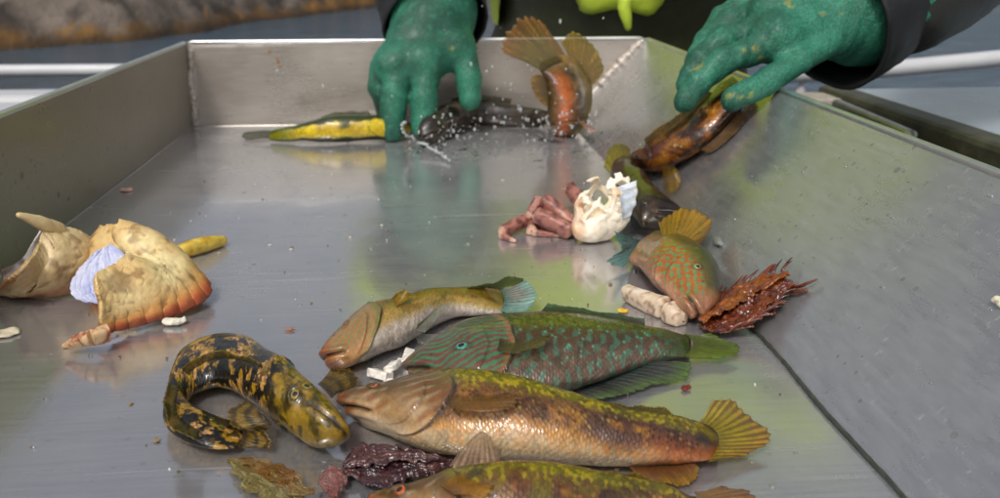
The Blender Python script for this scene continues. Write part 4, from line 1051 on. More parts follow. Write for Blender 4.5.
make_fish('curled', st_sculpin, 'black and yellow blotched fish curled in a ring', 420, 150, .3, flat=.95,
          eye=[(.13, .10, 1, .26, lin('#8a7424')), (.14, -.55, 1, .24, lin('#8a7424'))], op=(.24, .02), seed=11, topview=True, relief=.5, lips=.3, gain=1.3,
          rays=dict(tail_fin=9, pectoral_fin=10, pectoral_fin_near=10, dorsal_fin=10, dorsal_fin_rear=14),
          fincol=dict(all=(lin('#8a6e1c'), lin('#5a4610'), lin('#a88424'), lin('#1a160a'), 16.), dorsal_fin=(lin('#7a6a20'), lin('#3a3010'), lin('#94802a')), dorsal_fin_rear=(lin('#5a5214'), lin('#1a1808'), lin('#7a6c18'))))

# ------------------------------------------------------------------ crab shells
def shell_sheet(name, rim, top, parent, colf, bulge=.008, n=90, m=50, thick=.0024, scal=0., seed=0, nsc=10, out=(0, -.6, .8)):
    Rm, Tp = spline(rim, n), spline(top, n)
    s = np.linspace(0, 1, n)[:, None]; t = np.linspace(0, 1, m)[None]
    P = Rm[:, None] + (Tp - Rm)[:, None] * t[..., None]
    o_ = np.array(out) / np.linalg.norm(out)
    nr = np.cross(np.gradient(P, axis=0), np.gradient(P, axis=1)); nr /= np.maximum(np.linalg.norm(nr, axis=2, keepdims=True), 1e-9)
    if (nr @ o_).mean() < 0: nr = -nr
    P = P + nr * (bulge * 4 * t * (1 - t) * (.2 + 1.0 * np.sin(np.pi * np.clip(s, 0, 1)) ** .8))[..., None]
    lobe = np.abs(np.sin(np.pi * nsc * s))
    P = P + nr * (scal * (lobe ** .6 - .5) * sm(.22, .04, t))[..., None]
    P = P + nr * (.0014 * fbm(P, 90, 4, seed) + .0007 * np.abs(fbm(P, 330, 3, seed + 4)))[..., None]
    jag = .11 * fbm(np.concatenate([s * 14, s * 0 + 2.], 1), 1, 4, seed)[:, None] * sm(.6, 1, t)
    P = P + (Tp - Rm)[:, None] * jag[..., None]
    P[..., 2] = np.maximum(P[..., 2], .0008)
    cc = colf(s + 0 * t, t + 0 * s, P, lobe + 0 * t)
    o = mesh(name, P.reshape(-1, 3), gridfaces(n, m), M_shell, parent, cols=cc.reshape(-1, 3))
    q = o.modifiers.new('thickness', 'SOLIDIFY'); q.thickness = thick; q.offset = -1 if (np.cross(P[n // 2 + 1, m // 2] - P[n // 2, m // 2], P[n // 2, m // 2 + 1] - P[n // 2, m // 2]) @ nr[n // 2, m // 2]) > 0 else 1
    return o

def shell_segment(a, b, ra, rb, flat=.72, seed=0, n=44, m=28, bow=.12):
    """one joint of a crab limb: angular, flattened, flared at both ends"""
    a, b = np.asarray(a, float), np.asarray(b, float); L = np.linalg.norm(b - a); T = (b - a) / L
    up = np.array([.1, -.5, .85]); S = np.cross(T, up); S /= np.linalg.norm(S); U = np.cross(S, T)
    s = np.linspace(0, 1, n)[:, None]; th = np.linspace(0, 2 * np.pi, m, endpoint=False)[None]
    r = ra + (rb - ra) * s + .10 * max(ra, rb) * np.sin(np.pi * s) + .10 * rb * np.exp(-((s - .93) / .05) ** 2) + .08 * ra * np.exp(-((s - .06) / .05) ** 2)
    r = r * np.clip(1 - (1 - np.clip(np.minimum(s, 1 - s) / .10, 0, 1)) ** 2, .02, 1) ** .5
    se = (np.abs(np.cos(th)) ** 2.9 + np.abs(np.sin(th)) ** 2.9) ** (-1 / 2.9)
    se = se * (1 + .10 * np.exp(-((th - 1.2) / .35) ** 2))
    P = a + T * (s * L)[..., None] + S * (bow * ra * np.sin(np.pi * s))[..., None] + (S * np.cos(th)[..., None] * flat + U * np.sin(th)[..., None]) * (r * se)[..., None]
    P = P.reshape(-1, 3); P = P + .0006 * np.stack([fbm(P, 250, 3, seed + i) for i in range(3)], -1)
    P[:, 2] = np.maximum(P[:, 2], .0003)
    return P, gridfaces(n, m, True)

def c_shellA(s, t, P, lobe):
    c = mixc(lin('#d8b678') * np.ones(s.shape + (1,)), lin('#ecd9a0'), sm(-.2, .35, fbm(P, 45, 4, 3)))
    c = mixc(c, lin('#d29a52'), sm(.45, .12, t + .12 * fbm(P, 60, 3, 2)))
    c = mixc(c, lin('#c0522c'), sm(.17, .03, t + .05 * fbm(P, 90, 3, 5)))
    c = mixc(c, lin('#6a4a26'), sm(.75, .95, 1 - lobe) * sm(.34, .2, t) * sm(.02, .1, t) * .75)
    c = mixc(c, lin('#7a5228'), sm(.1, .4, fbm(P, 210, 4, 8)) * .6)
    c = mixc(c, lin('#5c3a1c'), sm(.18, .4, fbm(P, 60, 4, 28)) * .55)
    c = mixc(c, lin('#6a2f1a'), sm(.12, .0, t + .08 * fbm(P, 150, 3, 9)) * .6)
    return c * .9
def c_shellB(s, t, P, lobe):
    c = mixc(lin('#c0a272') * np.ones(s.shape + (1,)), lin('#d8c090'), sm(-.2, .35, fbm(P, 45, 4, 13)))
    c = mixc(c, lin('#a87a58'), sm(.22, .08, t + .08 * fbm(P, 60, 3, 12)))
    c = mixc(c, lin('#9a5a50'), sm(.2, .5, fbm(P, 110, 3, 18)) * sm(.4, .1, t) * .7)
    c = mixc(c, lin('#8a5a24'), sm(.12, .0, s) * .8)
    c = mixc(c, lin('#6e4c2a'), sm(.1, .4, fbm(P, 190, 4, 38)) * .6)
    return c * .9
def c_memb(s, t, P, lobe):
    c = mixc(lin('#d8d6e2') * np.ones(s.shape + (1,)), lin('#9aa2d4'), sm(0, .4, fbm(P, 70, 4, 3)))
    return mixc(c, lin('#f0e8e0'), sm(.1, .4, fbm(P, 120, 3, 6)) * .6)

sa = empty('crab_shell', (-.14, .42, 0), 'broken tan crab shell with orange crimped rim and bluish lining', 'crab shell', 'broken crab shells')
shell_sheet('carapace', PT['shellA_rim'], PT['shellA_top'], sa, c_shellA, .0065, 150, 70, .0024, .0022, 1, 12)
shell_sheet('rear_piece', PT['shellA_backlow'], PT['shellA_back'], sa, c_shellA, .004, 50, 40, .002, 0, 2)
make_blade('lining', PT['shellA_membrane_left'], PT['shellA_membrane_right'], sa, (lin('#c0c4dc'), lin('#9aa4d4'), lin('#c6cadf')), 3, 70, 60, .0016, .10, M_shell, .0006, 55)
K = PT['shellA_claw']
sp = [shell_segment(K[0], K[1] + (.0005, 0, 0), .0012, .0026, .8, 1), shell_segment(K[1] - (.0004, 0, 0), (K[1] + K[2]) / 2, .0028, .0032, .8, 2), shell_segment((K[1] + K[2]) / 2, K[2] + (.001, 0, 0), .0034, .0038, .8, 5), shell_segment(K[2], K[3] + (.003, 0, 0), .0036, .0044, .8, 3)]
V, F = join(sp); mesh('claw_stub', V, F, M_shell, sa, cols=mixc(lin('#c0a078') * np.ones((len(V), 1)), lin('#94492c'), sm(-.1, .25, fbm(V, 300, 3, 4))))
sb = empty('crab_shell', (-.2, .43, 0), 'broken pale crab shell with pointed horn, at left picture edge', 'crab shell', 'broken crab shells')
shell_sheet('carapace', PT['shellB_rim'], PT['shellB_top'], sb, c_shellB, .008, 120, 60, .0024, .0006, 4, 9)
V, F = tube(PT['shellB_spine'], [.0045, .0035, .0012], 40, 14, .2, 5); V[:, 1] += 0
mesh('horn', V, F, M_shell, sb, cols=np.tile(lin('#d0b888'), (len(V), 1)))
shell_sheet('lining', PT['shellB_inner'], PT['shellB_innerlow'], sb, lambda s, t, P, l: mixc(lin('#d8d4d4') * np.ones(s.shape + (1,)), lin('#6a4020'), sm(.1, .4, fbm(P, 80, 3, 4)) * .8), .002, 40, 30, .0012, 0, 7)

# yellow pod
V, F = tube(PT['yellow_piece'], [.0028, .0048, .005, .003], 60, 18, .12, 2)
V[:, 2] = np.maximum(V[:, 2], .0004)
tag(mesh('seaweed_pod', V, F, M_weed, cols=mixc(lin('#c8a020') * np.ones((len(V), 1)), lin('#d8bc50'), sm(-.2, .3, fbm(V, 200, 3)))), 'yellow oblong seaweed pod beside broken crab shell', 'seaweed')

# ------------------------------------------------------------------ crab remains in the middle
crab = empty('crab_remains', (PT['crab_body'][0][0], PT['crab_body'][0][1], 0), 'broken crab with white chambered body and pinkish brown legs', 'crab')
def leg_cols(V, K):
    c = mixc(lin('#9c6658') * np.ones((len(V), 1)), lin('#5e322e'), sm(-.2, .35, fbm(V, 320, 4, 3)))
    c = mixc(c, lin('#d8a890'), sm(.15, .45, fbm(V, 90, 3, 9)) * .7)
    e = np.minimum(np.linalg.norm(V - K[0], axis=1), np.linalg.norm(V - K[-1], axis=1))
    return mixc(c, lin('#d8b49c'), sm(.006, .002, e) * .75)
def crab_leg(K, radii):
    K = np.array(K, float)
    for i in range(len(K) - 1):
        r0, r1 = radii[min(i, len(radii) - 1)], radii[min(i + 1, len(radii) - 1)]
        a, b = K[i].copy(), K[i + 1].copy()
        a[2] = max(a[2], r0 * .85); b[2] = max(b[2], r1 * .85)
        V, F = shell_segment(a, b, r0, r1, .74, i + int(r0 * 1e5))
        mesh('leg_segment', V, F, M_shell, crab, cols=leg_cols(V, np.array([a, b])))
L_ = PT['legA']
crab_leg([L_[0], L_[2]], [.0050, .0056])
crab_leg([L_[2] + (0, 0, .001), L_[4]], [.0044, .0042])
crab_leg([L_[4], L_[6]], [.0046, .0040])
crab_leg([L_[6], L_[8]], [.0030, .0010])
B_ = PT['legB']; crab_leg([B_[0], B_[2]], [.0056, .0050])
C_ = PT['legC']; crab_leg([C_[0], C_[1]], [.0040, .0038]); crab_leg([C_[1], C_[2]], [.0042, .0036]); crab_leg([C_[2], C_[4]], [.0028, .0014])
D_ = PT['legD']; crab_leg([D_[0], D_[2]], [.0050, .0044])
cb = PT['crab_body'][0].copy(); cb[2] = .021
g7 = np.random.default_rng(23)
cells = cb + g7.uniform(-1, 1, (46, 3)) * (.02, .018, .023)
def f_cb(P):
    w_ = .0040 * fbm(P, 80, 4, 6)
    d = ell(P, cb, (.0175, .016, .021)) + w_
    d = smin(d, ell(P, cb + (-.009, -.006, -.011), (.012, .011, .010)) + w_ * .5, .004)
    d = smin(d, ell(P, cb + (.009, -.002, .014), (.009, .007, .010)) + w_, .004)
    inner = ell(P, cb + (.001, 0, .001), (.0146, .0132, .0180)) + w_
    D_ = np.sort(np.linalg.norm(P[:, None] - cells[None], axis=2), axis=1)
    wid = .0009 + .012 * sm(-.001, -.014, P[:, 2] - cb[2] - .3 * (P[:, 0] - cb[0]))       # open mesh above, closed plate below
    strut = (D_[:, 1] - D_[:, 0]) * .5 - wid
    top = P[:, 2] - cb[2] - .013 + .010 * noise(P * (1, 1, .2), 130, 9) - .35 * (P[:, 0] - cb[0])      # torn upper edge
    return np.maximum(np.maximum(np.maximum(d, -inner), strut * .8), top)
V, F = surface_nets(f_cb, cb - .027, cb + .027, .0008)
V[:, 2] = np.maximum(V[:, 2], .0004)
c_ = mixc(lin('#efe4cf') * np.ones((len(V), 1)), lin('#d8b68c'), sm(.1, .45, fbm(V, 110, 4, 2)) * .8)
c_ = mixc(c_, lin('#c8946a'), sm(-.011, -.016, V[:, 0] - cb[0]) * .5)
mesh('body', V, F, M_shell, crab, cols=c_)
b0 = cb + np.array([.012, -.012, -.004])
make_fin('membrane', np.array([cb + (.006, -.010, .016), cb + (.009, -.013, .006), cb + (.010, -.013, -.004)]), np.array([cb + (.021, -.004, .019), cb + (.021, -.007, .008), cb + (.015, -.010, -.003)]), crab, (lin('#d4dce4'), lin('#b8c8d8'), lin('#e8e8e8')), 3, 25, 12, 2, mat=M_shell)

# pale crab leg piece under the orange fish
K = PT['leg_bit']
lb = empty('crab_leg_piece', (K[1][0], K[1][1], 0), 'whitish crab leg piece under belly of maze patterned fish', 'crab leg')
for i, (k0, k1, r0, r1) in enumerate(((K[0], K[2], .0036, .0056), (K[2] + (K[3] - K[2]) * .04, K[3], .0054, .0036))):
    V, F = shell_segment(k0 - (0, 0, .003), k1 - (0, 0, .003), r0, r1, .9, 40 + i, bow=.3)
    c_ = mixc(lin('#cdb89e') * np.ones((len(V), 1)), lin('#7e5a42'), sm(.05, .3, fbm(V, 420, 4, 5)) * .7)
    c_ = mixc(c_, lin('#e2d8c8'), sm(.1, .4, fbm(V, 90, 3, 8)) * .8)
    mesh('leg_segment', V, F, M_shell, lb, cols=c_)

# ------------------------------------------------------------------ seaweed and scraps
RED = (lin('#6a2c10'), lin('#8a4416'), lin('#4a1a0c'))
w = empty('red_seaweed', (PT['weedL'][1][0], PT['weedL'][1][1], 0), 'reddish brown ragged seaweed on the seam beside orange fish', 'seaweed')
L0, R0 = PT['weedL'], PT['weedR']
make_blade('blade', L0, R0, w, RED, 3, 120, 50, .002, .2)
make_blade('blade', L0 + (.0, -.001, .003), (L0 * .45 + R0 * .55) + (0, -.002, .004), w, (lin('#8a4a18'), lin('#5a240e'), lin('#9a5a20')), 5, 100, 36, .0025, .35)
make_blade('blade', (L0 * .5 + R0 * .5) + (0, 0, .002), R0 + (.002, -.001, .001), w, (lin('#5a200e'), lin('#7a3a14'), lin('#3a140a')), 8, 100, 36, .0025, .35)
for kk in ('weed_strand', 'weed_strand2'):
    V, F = tube(PT[kk], [.0012, .0009, .0008, .0004][:len(PT[kk])], 40, 8, .3, 3); mesh('strand', V, F, M_weed, w, cols=np.tile(lin('#6a2a16'), (len(V), 1)))
axd = (L0[-1] - L0[0]) / np.linalg.norm(L0[-1] - L0[0])
for k in range(46):
    s_ = random.uniform(.1, 1.0); i = s_ * (len(L0) - 1.001); lo_ = L0 if k % 2 else R0
    p = lo_[int(i)] + (lo_[int(i) + 1] - lo_[int(i)]) * (i % 1)
    sd_ = (L0[int(i)] - R0[int(i)]) * (1 if k % 2 else -1); sd_ = sd_ / np.linalg.norm(sd_)
    q = axd * random.uniform(.004, .010) + sd_ * random.uniform(.001, .005) + np.array([0, 0, random.uniform(.0005, .003)])
    V, F = tube([p + (0, 0, .002), p + q * .5 + (0, 0, .003), p + q + (0, 0, .002)], [.0007, .0005, .0002], 10, 6)
    mesh('strand', V, F, M_weed, w, cols=np.tile(lin(random.choice(['#5a2410', '#7a3414', '#421808'])), (len(V), 1)))
pw = empty('purple_seaweed', (PT['purpleL'][2][0], PT['purpleL'][2][1], 0), 'dark purple wet seaweed below chin of largest golden fish', 'seaweed')
PU = (lin('#3a2024'), lin('#52302e'), lin('#2c161c'))
make_blade('blade', PT['purpleL'], PT['purpleR'], pw, PU, 3, 130, 56, .0022, .25)
make_blade('blade', PT['purpleL'] + (.002, -.002, .001), PT['purpleL'] * .4 + PT['purpleR'] * .6 + (0, 0, .002), pw, (lin('#4a2a2c'), lin('#2a1418'), lin('#6a4844')), 6, 120, 44, .0022, .35)
sc_ = empty('fish_scrap', (PT['scrapL'][1][0], PT['scrapL'][1][1], 0), 'translucent olive fish scrap at bottom edge, below curled fish', 'fish scrap')
make_blade('skin_flap', PT['scrapL'], PT['scrapR'], sc_, (lin('#8a8a6a'), lin('#7a6a30'), lin('#a89a60')), 4, 100, 50, .0016, .3, M_fin)
make_blade('skin_flap', PT['scrapL'] * .5 + PT['scrapR'] * .5 + (0, 0, .001), PT['scrapR'] + (0, .002, .001), sc_, (lin('#a08a5a'), lin('#8a5a1c'), lin('#7a5a20')), 6, 100, 40, .002, .4, M_fin)
def scrap(name, P, r, colr, label, cat, seed, sq=(1, 1, .5), group=None, boxy=False):
    P = np.asarray(P, float); r = r
    c0 = np.array([P[0], P[1], max(P[2], r * sq[2] * .7)])
    f = lambda Q: ell(Q, c0, np.array(sq) * r) + r * .45 * fbm(Q, .9 / r, 3, seed)
    if boxy:
        an = seed * 1.7; Rm_ = np.array(Matrix.Rotation(an, 3, 'Z') @ Matrix.Rotation(.35, 3, 'X'))
        f = lambda Q: (np.abs(((Q - c0) @ Rm_) / np.array(sq)) - r * np.array([.72, .72, .5])).max(1) + r * .30 * fbm(Q, .8 / r, 3, seed)
    V, F = surface_nets(f, c0 - r * 1.7, c0 + r * 1.7, r / 10)
    V[:, 2] = np.maximum(V[:, 2], .0003)
    cc = mixc(np.asarray(colr) * np.ones((len(V), 1)), np.asarray(colr) * .6, sm(.0, .5, fbm(V, 2 / r, 3, seed + 1)))
    o = mesh(name, V, F, M_shell, cols=cc)
    return tag(o, label, cat, group)
pk = empty('flesh_scrap', (PT['pinkL'][1][0], PT['pinkL'][1][1], 0), 'pinkish flesh scrap left of purple seaweed', 'fish scrap')
make_blade('flesh', PT['pinkL'], PT['pinkR'], pk, (lin('#a87a74'), lin('#8a4a48'), lin('#b89a94')), 2, 60, 30, .0015, .25, M_fin, .001)
for k, (p, r, lb_) in enumerate(zip(PT['white_bits'], (.0050, .0042, .0028, .0035, .0022), ('largest white shell fragment behind golden fish eye', 'blocky white shell fragment by green fish snout', 'tiny white shell fragment nearest green fish snout', 'white shell fragment under green fish chin, furthest back', 'smallest white shell fragment by golden fish eye'))):
    scrap('shell_fragment', p, r, lin('#e4ded4'), lb_, 'shell fragment', 20 + k, (1.3, .8, .7), 'white shell fragments by the golden fish', True)
sb_ = PT['small_bits']
for p, r, h_, lb_, ct, sq in ((sb_[0], .0055, '#d8cdb0', 'flat cream fragment at left picture edge below horned crab shell', 'shell fragment', (1.4, 1, .25)),
                          (sb_[1], .0042, '#d8b0a0', 'small pinkish fragment at foot of left tray wall', 'shell fragment', (1.2, .8, .35)),
                          (sb_[2], .0042, '#d8d4c4', 'small whitish fragment beneath orange rim of crab shell', 'shell fragment', (1.4, .8, .4)),
                          (sb_[4], .011, '#b89a88', 'pale pink fragment behind yellow fish at end wall', 'shell fragment', (1.6, .5, .35)),
                          (sb_[5], .0030, '#d8b020', 'tiny yellow fragment beneath maze patterned fish', 'fragment', (1, .7, .3)),
                          (sb_[6], .0018, '#6a2010', 'tiny dark red fragment beside green fish fin', 'fragment', (1.3, .8, .4)),
                          (sb_[7], .0018, '#a86a48', 'tiny orange brown crumb above curled fish', 'fragment', (1.6, .6, .3)),
                          (sb_[8], .0040, '#6a6e68', 'small oval grey shell on sloping wall above maze patterned fish', 'shell', (.8, 1.3, .6)),
                          (sb_[9], .0030, '#d8d0b8', 'small cream fragment on sloping wall at right picture edge', 'shell fragment', (.8, 1, .5)),
                          (sb_[10], .0014, '#8a7a5a', 'tiny tan crumb left of curled fish', 'fragment', (1, 1, .5))):
    o = scrap('fragment' if 'shell' not in ct else 'shell_fragment', p, r, lin(h_), lb_, ct, int(r * 1e5), sq)
    if p[0] > XRB: o.location.z += max(0, p[2] - r * .3)if False else 0

# loose scales and crumbs of slime on the floor
gd = np.random.default_rng(31)
parts = []
for _ in range(110):
    p = np.array([gd.uniform(-.2, .15), gd.uniform(.24, .7), .0006]); r = .0003 + .0008 * gd.random() ** 3
    V, F = box(p - (r, r * .7, .0004), p + (r, r * .7, .0002))
    an = gd.uniform(0, 3); Q_ = V - p; V = p + np.stack([Q_[:, 0] * math.cos(an) - Q_[:, 1] * math.sin(an), Q_[:, 0] * math.sin(an) + Q_[:, 1] * math.cos(an), Q_[:, 2]], -1) + gd.normal(0, r * .2, V.shape) * (1, 1, 0)
    parts.append((V, F))
V, F = join(parts)
cc = np.repeat(np.array([[lin('#c8c4b8'), lin('#5a5248'), lin('#8a7450')][k] for k in gd.integers(0, 3, 110)]), 8, 0)
tag(mesh('loose_scales', V, F, M_shell, cols=cc, smooth=False), 'loose scales and crumbs scattered over the tray floor', 'debris', kind='stuff')

# ------------------------------------------------------------------ person behind the tray
person = empty('person', (.28, 1.2, -.85), 'person in dark waterproofs and yellow jacket with green rubber gloves, bending over tray', 'person')
gw, gr = PT['gl_wrist'], PT['gr_wrist']
SH_L, SH_R = np.array([.10, 1.10, .44]), np.array([.48, 1.10, .44])
EL_L, EL_R = np.array([-.03, 1.10, .25]), np.array([.60, .80, .245])
def torso(P):
    d = cap(P, (.28, 1.24, .02), (.28, 1.19, .22), .165, .165)
    d = smin(d, cap(P, (.28, 1.19, .22), (.28, 1.13, .40), .165, .15), .06)
    d = smin(d, cap(P, (.17, 1.13, .41), (.39, 1.13, .41), .10, .10), .06)
    q = P * np.array([1, 1.0, 1])
    return d
def body(P):
    d = torso(P)
    for sh, el, wr in ((SH_L, EL_L, gw[0]), (SH_R, EL_R, gr[0])):
        d = smin(d, cap(P, sh, el, .074, .058), .04)
        d = smin(d, cap(P, el, wr, .058, .042), .02)
    d = smin(d, cap(P, (.28, 1.11, .47), (.27, 1.06, .56), .062, .058), .03)          # neck
    d = smin(d, ell(P, (.26, 1.02, .655), (.078, .098, .118)), .02)                   # head
    d = smin(d, ell(P, (.258, .918, .645), (.014, .022, .020)), .012)                 # nose
    d = smin(d, ell(P, (.258, .945, .585), (.034, .030, .022)), .02)                  # chin
    for s_ in (-1, 1):
        d = smin(d, ell(P, (.26 + s_ * .078, 1.03, .65), (.012, .022, .032)), .008)   # ears
        d = smin(d, cap(P, (.28 + s_ * .09, 1.24, .0), (.28 + s_ * .10, 1.21, -.42), .10, .075), .05)
        d = smin(d, cap(P, (.28 + s_ * .10, 1.21, -.42), (.28 + s_ * .11, 1.25, -.78), .072, .058), .03)
        d = smin(d, cap(P, (.28 + s_ * .11, 1.27, -.80), (.28 + s_ * .12, 1.10, -.815), .045, .04), .03)
    w_ = fbm(P * np.array([1, 1, 1.6]), 16, 3, 3)
    return d + .007 * w_ * (P[:, 2] < .5)
V, F = surface_nets(body, (-.16, .56, -.87), (.74, 1.46, .80), .011)
z = V[:, 2]
cc = mixc(lin('#1e2018') * np.ones((len(V), 1)), lin('#141516'), sm(-.2, .3, fbm(V, 7, 3, 5)))
cc = mixc(cc, lin('#2c3018'), ((np.abs(V[:, 0] - .28) < .21) & (z < .15) & (V[:, 1] > 1.0)).astype(float))
headm = (z > .52) & (np.abs(V[:, 0] - .27) < .12)
cc = mixc(cc, lin('#b98468'), headm.astype(float))
cc = mixc(cc, lin('#20242c'), (headm & (z > .69) | headm & (V[:, 1] > 1.06) & (z > .6)).astype(float))
mesh('body', V, F, M_cloth, person, cols=cc)
for s_ in (-1, 1):
    V, F = tube([(.26 + s_ * .030, .926, .665), (.26 + s_ * .032, .930, .665)], .011, 12, 12)
    e = mesh('eye', V, F, M_eye, person, cols=np.tile(lin('#e8e4e0'), (len(V), 1)))
    V, F = tube([(.26 + s_ * .030, .9155, .665), (.26 + s_ * .030, .919, .665)], .005, 12, 12); mesh('pupil', V, F, M_pupil, e)
V, F = tube([(.235, .918, .612), (.258, .912, .611), (.281, .918, .612)], [.003, .0045, .003], 20, 10); mesh('mouth', V, F, pmat('lips', (.42, .18, .16), .4), person)
# yellow vest: a shell 9 mm off the torso with a scalloped lower hem
def vest(P):
    d = torso(P)
    for sh_, el_, wr_ in ((SH_L, EL_L, gw[0]), (SH_R, EL_R, gr[0])):
        d = smin(d, cap(P, sh_, el_, .078, .064), .05)
        d = smin(d, cap(P, el_, el_ + (wr_ - el_) * .30, .064, .060), .02)
    d = d + .006 * fbm(P, 14, 3, 8)
    hem = .138 - .12 * sm(.115, .085, P[:, 0]) + .006 * np.sin(P[:, 0] * 60) - .034 * sm(.06, .035, np.abs(P[:, 0] - .236)) - .035 * np.exp(-((P[:, 0] - .085) / .02) ** 2)
    sh = np.maximum(np.maximum(d - .017, -(d + .006)), hem - P[:, 2])
    sh = np.maximum(sh, P[:, 2] - .47)
    return sh
V, F = surface_nets(vest, (-.14, .68, .0), (.72, 1.42, .56), .009)
mesh('jacket', V, F, M_vest, person)
for x0, z0, l_ in ((.232, .118, .03),):
    V, F = tube([(x0, 1.005, z0 + .02), (x0 + .003, .998, z0 - l_ * .4), (x0 + .008, 1.0, z0 - l_)], [.008, .007, .003], 30, 12, .2, 1)
    mesh('strap', V, F, M_vest, person)
# sleeve cuffs, loose around the glove tops
def cuff(a, b, r0, r1, seed):
    V, F = tube([a, (np.array(a) + b) / 2, b], [r0, (r0 + r1) / 2, r1], 70, 48, 0, seed, True)
    ctr = np.repeat(spline(np.array([a, (np.array(a) + b) / 2, b]), 70), 48, 0); d = V - ctr
    V = ctr + d * (1 + .16 * fbm(V * (1, 1, 1), 22, 3, seed))[:, None]
    o = mesh('sleeve_cuff', V, F, M_cloth, person, cols=mixc(lin('#0b0c0d') * np.ones((len(V), 1)), lin('#16181a'), sm(-.2, .3, fbm(V, 30, 3, 2))))
    q = o.modifiers.new('thickness', 'SOLIDIFY'); q.thickness = .003; q.offset = 1
    return o
dl = (gw[1] - gw[0]) / np.linalg.norm(gw[1] - gw[0]); dq = (gr[1] - gr[0]) / np.linalg.norm(gr[1] - gr[0])
cuff(gw[0] + (EL_L - gw[0]) * .6, gw[1] + dl * .018, .064, .051, 3)
cuff(gr[0] + (EL_R - gr[0]) * .6, gr[1] + dq * .030, .054, .0455, 4)

def glove(pre, rad, label, wr):
    fing = {k: PT[pre + k] for k in ('thumb', 'index', 'middle', 'ring', 'pinky')}
    palm = PT[pre + 'palm']; wrist = PT[pre + 'wrist']
    def f(P):
        d = cap(P, wrist[0], wrist[1], wr * 1.06, wr)
        for i in range(len(palm)):
            d = smin(d, cap(P, wrist[1], palm[i], wr * .80, rad * 1.22), .014)
        for i in range(len(palm)):
            for j in range(i):
                d = smin(d, cap(P, palm[i], palm[j], rad * 1.15, rad * 1.15), .010)
        for k, K in fing.items():
            s_ = dict(thumb=1.0, index=1.0, middle=1.0, ring=.95, pinky=.86)[k] * rad
            q = None
            for i in range(len(K) - 1):
                r0 = s_ * (1.06 - .06 * i); r1 = s_ * (1.0 - .06 * (i + 1))
                c_ = cap(P, K[i], K[i + 1], r0, r1)
                q = c_ if q is None else smin(q, c_, .003)
            for i in range(1, len(K) - 1):
                ax_ = (K[i + 1] - K[i - 1]) / np.linalg.norm(K[i + 1] - K[i - 1])
                for o_ in (-.004, .0005, .005):
                    q = q + .0007 * np.exp(-(((P - K[i]) @ ax_ - o_) / .0012) ** 2)
            fg = q if k == 'thumb' else np.minimum(fg, q)
        d = smin(d, fg, .0042)
        # wrinkles of thick rubber
        d = d + .0006 * fbm(P, 70, 3, 5) + .0005 * np.sin(45 * fbm(P, 12, 2, 8)) * sm(.02, .0, np.abs(d))
        return d
    pts_ = np.concatenate([wrist, palm] + list(fing.values()))
    V, F = surface_nets(f, pts_.min(0) - .048, pts_.max(0) + .048, .0025)
    V[:, 2] = np.maximum(V[:, 2], .0006)
    n_ = fbm(V, 300, 3, 3)
    c = mixc(lin('#257058') * np.ones((len(V), 1)), lin('#0f4c3a'), sm(-.3, .35, fbm(V, 26, 4, 6)))
    c = mixc(c, lin('#3a947a'), sm(.12, .42, n_) * .3)
    c = mixc(c, lin('#8a8430'), sm(.47, .55, fbm(V, 70, 4, 12)) * .7)
    o = mesh('glove', V, F, M_glove, person, cols=c)
    o['label'] = label
glove('gl_', .0138, 'green rubber glove with fingers pointing down into the tray', .043)
glove('gr_', .0099, 'green rubber glove gripping golden brown fish on sloping wall', .036)

# ------------------------------------------------------------------ splashing water
def drops(name, centres, radii, stretch, label, cat, squash=1.0, mat=None):
    th = np.linspace(0, np.pi, 6); ph = np.linspace(0, 2 * np.pi, 8, endpoint=False)
    S_ = np.array([[math.sin(a) * math.cos(b), math.sin(a) * math.sin(b), math.cos(a)] for a in th for b in ph])
    Fb = gridfaces(6, 8, True)
    n = len(centres)
    V = (np.asarray(centres)[:, None] + S_[None] * np.asarray(radii)[:, None, None] * np.asarray(stretch)[:, None, :] * np.array([1, 1, squash])).reshape(-1, 3)
    F = (Fb[None] + (np.arange(n) * len(S_))[:, None, None]).reshape(-1, 4)
    return tag(mesh(name, V, F, mat or M_drop), label, cat, kind='stuff')
g = np.random.default_rng(11)
C, Rr, St = [], [], []
for (ctr, spread, n) in (((.135, .82, .02), (.028, .022, .016), 260), ((.02, .80, .012), (.022, .018, .012), 150), ((.09, .83, .03), (.05, .03, .03), 90), ((.14, .80, .07), (.03, .02, .03), 26), ((.04, .84, .06), (.04, .02, .03), 16), ((-.12, .7, .05), (.07, .08, .03), 8)):
    for _ in range(n):
        p = np.array(ctr) + g.normal(0, 1, 3) * spread
        if p[2] < .003: p[2] = abs(p[2]) + .003
        if p[1] > .905: p[1] = .9
        C.append(p); Rr.append(.0003 + .0012 * g.random() ** 3); St.append((1, 1, 1 + g.random() * .8))
jet = spline(np.array([PT['splash'][0], (PT['splash'][0] + PT['splash'][1]) / 2 + (-.004, 0, .002), PT['splash'][1], PT['splash'][2], PT['splash'][3]]), 90)
for p in jet:
    C.append(p + g.normal(0, .0007, 3)); Rr.append(.0004 + .0010 * g.random() ** 1.5); St.append((1.3, 1, 1))
C = [np.array((q[0], q[1], max(q[2], .0015))) for q in C]
drops('splash_drops', C, Rr, St, 'clear water drops splashing round the leaping fish and glove', 'splash', 1.0, M_foam)
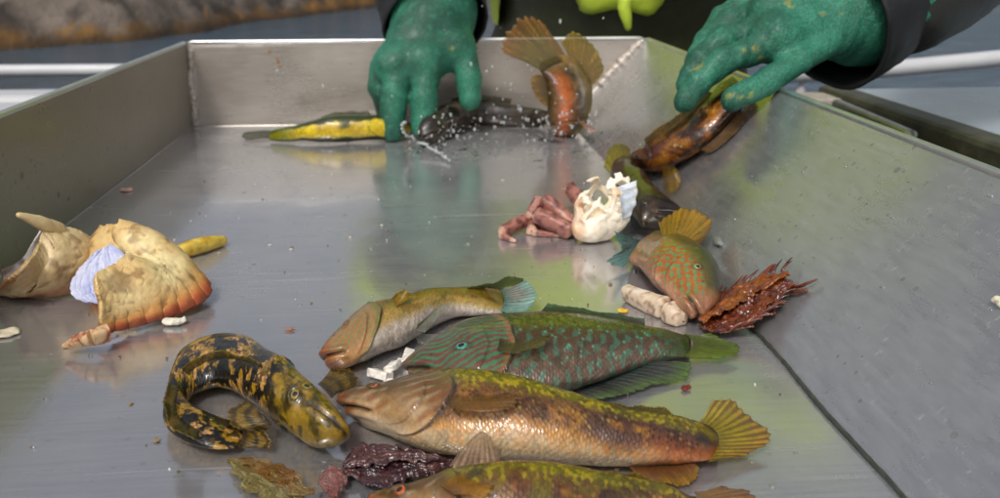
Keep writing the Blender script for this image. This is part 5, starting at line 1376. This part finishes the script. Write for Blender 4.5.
# thrown sheets of water: ruffled rims standing up from the floor
def splash_sheet(ctr, r, h_, a0, a1, seed, label):
    n, m = 70, 14
    s = np.linspace(0, 1, n)[:, None]; t = np.linspace(0, 1, m)[None]
    an = R(a0) + (R(a1) - R(a0)) * s
    hgt = h_ * (.12 + .9 * np.abs(fbm(np.concatenate([s * 9, s * 0 + seed], 1), 1, 4, seed))[:, None] * 2.2)
    rr = r * (1 + .5 * t + .12 * fbm(np.stack([s * 12 + 0 * t, t * 3 + 0 * s], -1), 1, 3, seed))
    P = np.stack([ctr[0] + rr * np.cos(an), ctr[1] + rr * np.sin(an) * .8, .0008 + hgt * t ** .8], -1)
    o = mesh('splash_sheet', P.reshape(-1, 3), gridfaces(n, m), M_drop)
    q = o.modifiers.new('thickness', 'SOLIDIFY'); q.thickness = .0006
    return tag(o, label, 'splash')
for k, (cx, cy, r, h_, a0, a1, lb_) in enumerate(((.138, .815, .020, .016, -165, -100, 'thin ragged splash on the left of the leaping fish'), (.150, .812, .022, .013, -85, -20, 'thin ragged splash on the right of the leaping fish'), (.008, .800, .012, .010, -150, -60, 'thin ragged splash under fingers of left-hand glove'))):
    splash_sheet((cx, cy), r, h_, a0, a1, 3 + k, lb_)
# rivulets of disturbed water running over the floor from the splash
def rivulet(ctr, r0, r1, seed, label):
    parts = []
    gg = np.random.default_rng(seed)
    for _ in range(60):
        a = gg.uniform(R(-175), R(-5)); q = gg.uniform(r0, r1)
        p = np.array([ctr[0] + q * 1.5 * math.cos(a), ctr[1] + q * 1.25 * math.sin(a), .0002])
        L2 = gg.uniform(.002, .010); tdir = np.array([math.sin(a) * .6 + gg.normal(0, .3), -math.cos(a) * .3 + gg.normal(0, .2), 0])
        parts.append(tube([p - tdir * L2, p + gg.normal(0, .0015, 3) * (1, 1, 0), p + tdir * L2], [.0002, .0004 + .0008 * gg.random(), .0002], 14, 8, .6, seed))
    V, F = join(parts)
    V[:, 2] = np.maximum(V[:, 2] * .7, .0001)
    return tag(mesh('water_ripples', V, F, M_drop), label, 'water', kind='stuff')
rivulet((.14, .82), .015, .10, 5, 'broken water ripples spreading over floor before the leaping fish')
rivulet((.02, .81), .01, .05, 7, 'broken water ripples spreading from fingers of left-hand glove')
# beads of water on steel
C, Rr, St = [], [], []
for _ in range(420):
    if g.random() < .55:
        y = g.uniform(.2, .85); x = g.uniform(XLB + .01, XRB - .01); z = 0
    else:
        y = g.uniform(.2, .88); k = g.random(); x = XRB + (XRT - XRB) * k; z = HT * k
    r = .0003 + .0010 * g.random() ** 3
    C.append((x, y, z + r * .25)); Rr.append(r); St.append((1.2, 1, 1))
drops('water_beads', C, Rr, St, 'scattered water beads on the tray floor and sloping wall', 'water drops', .5)
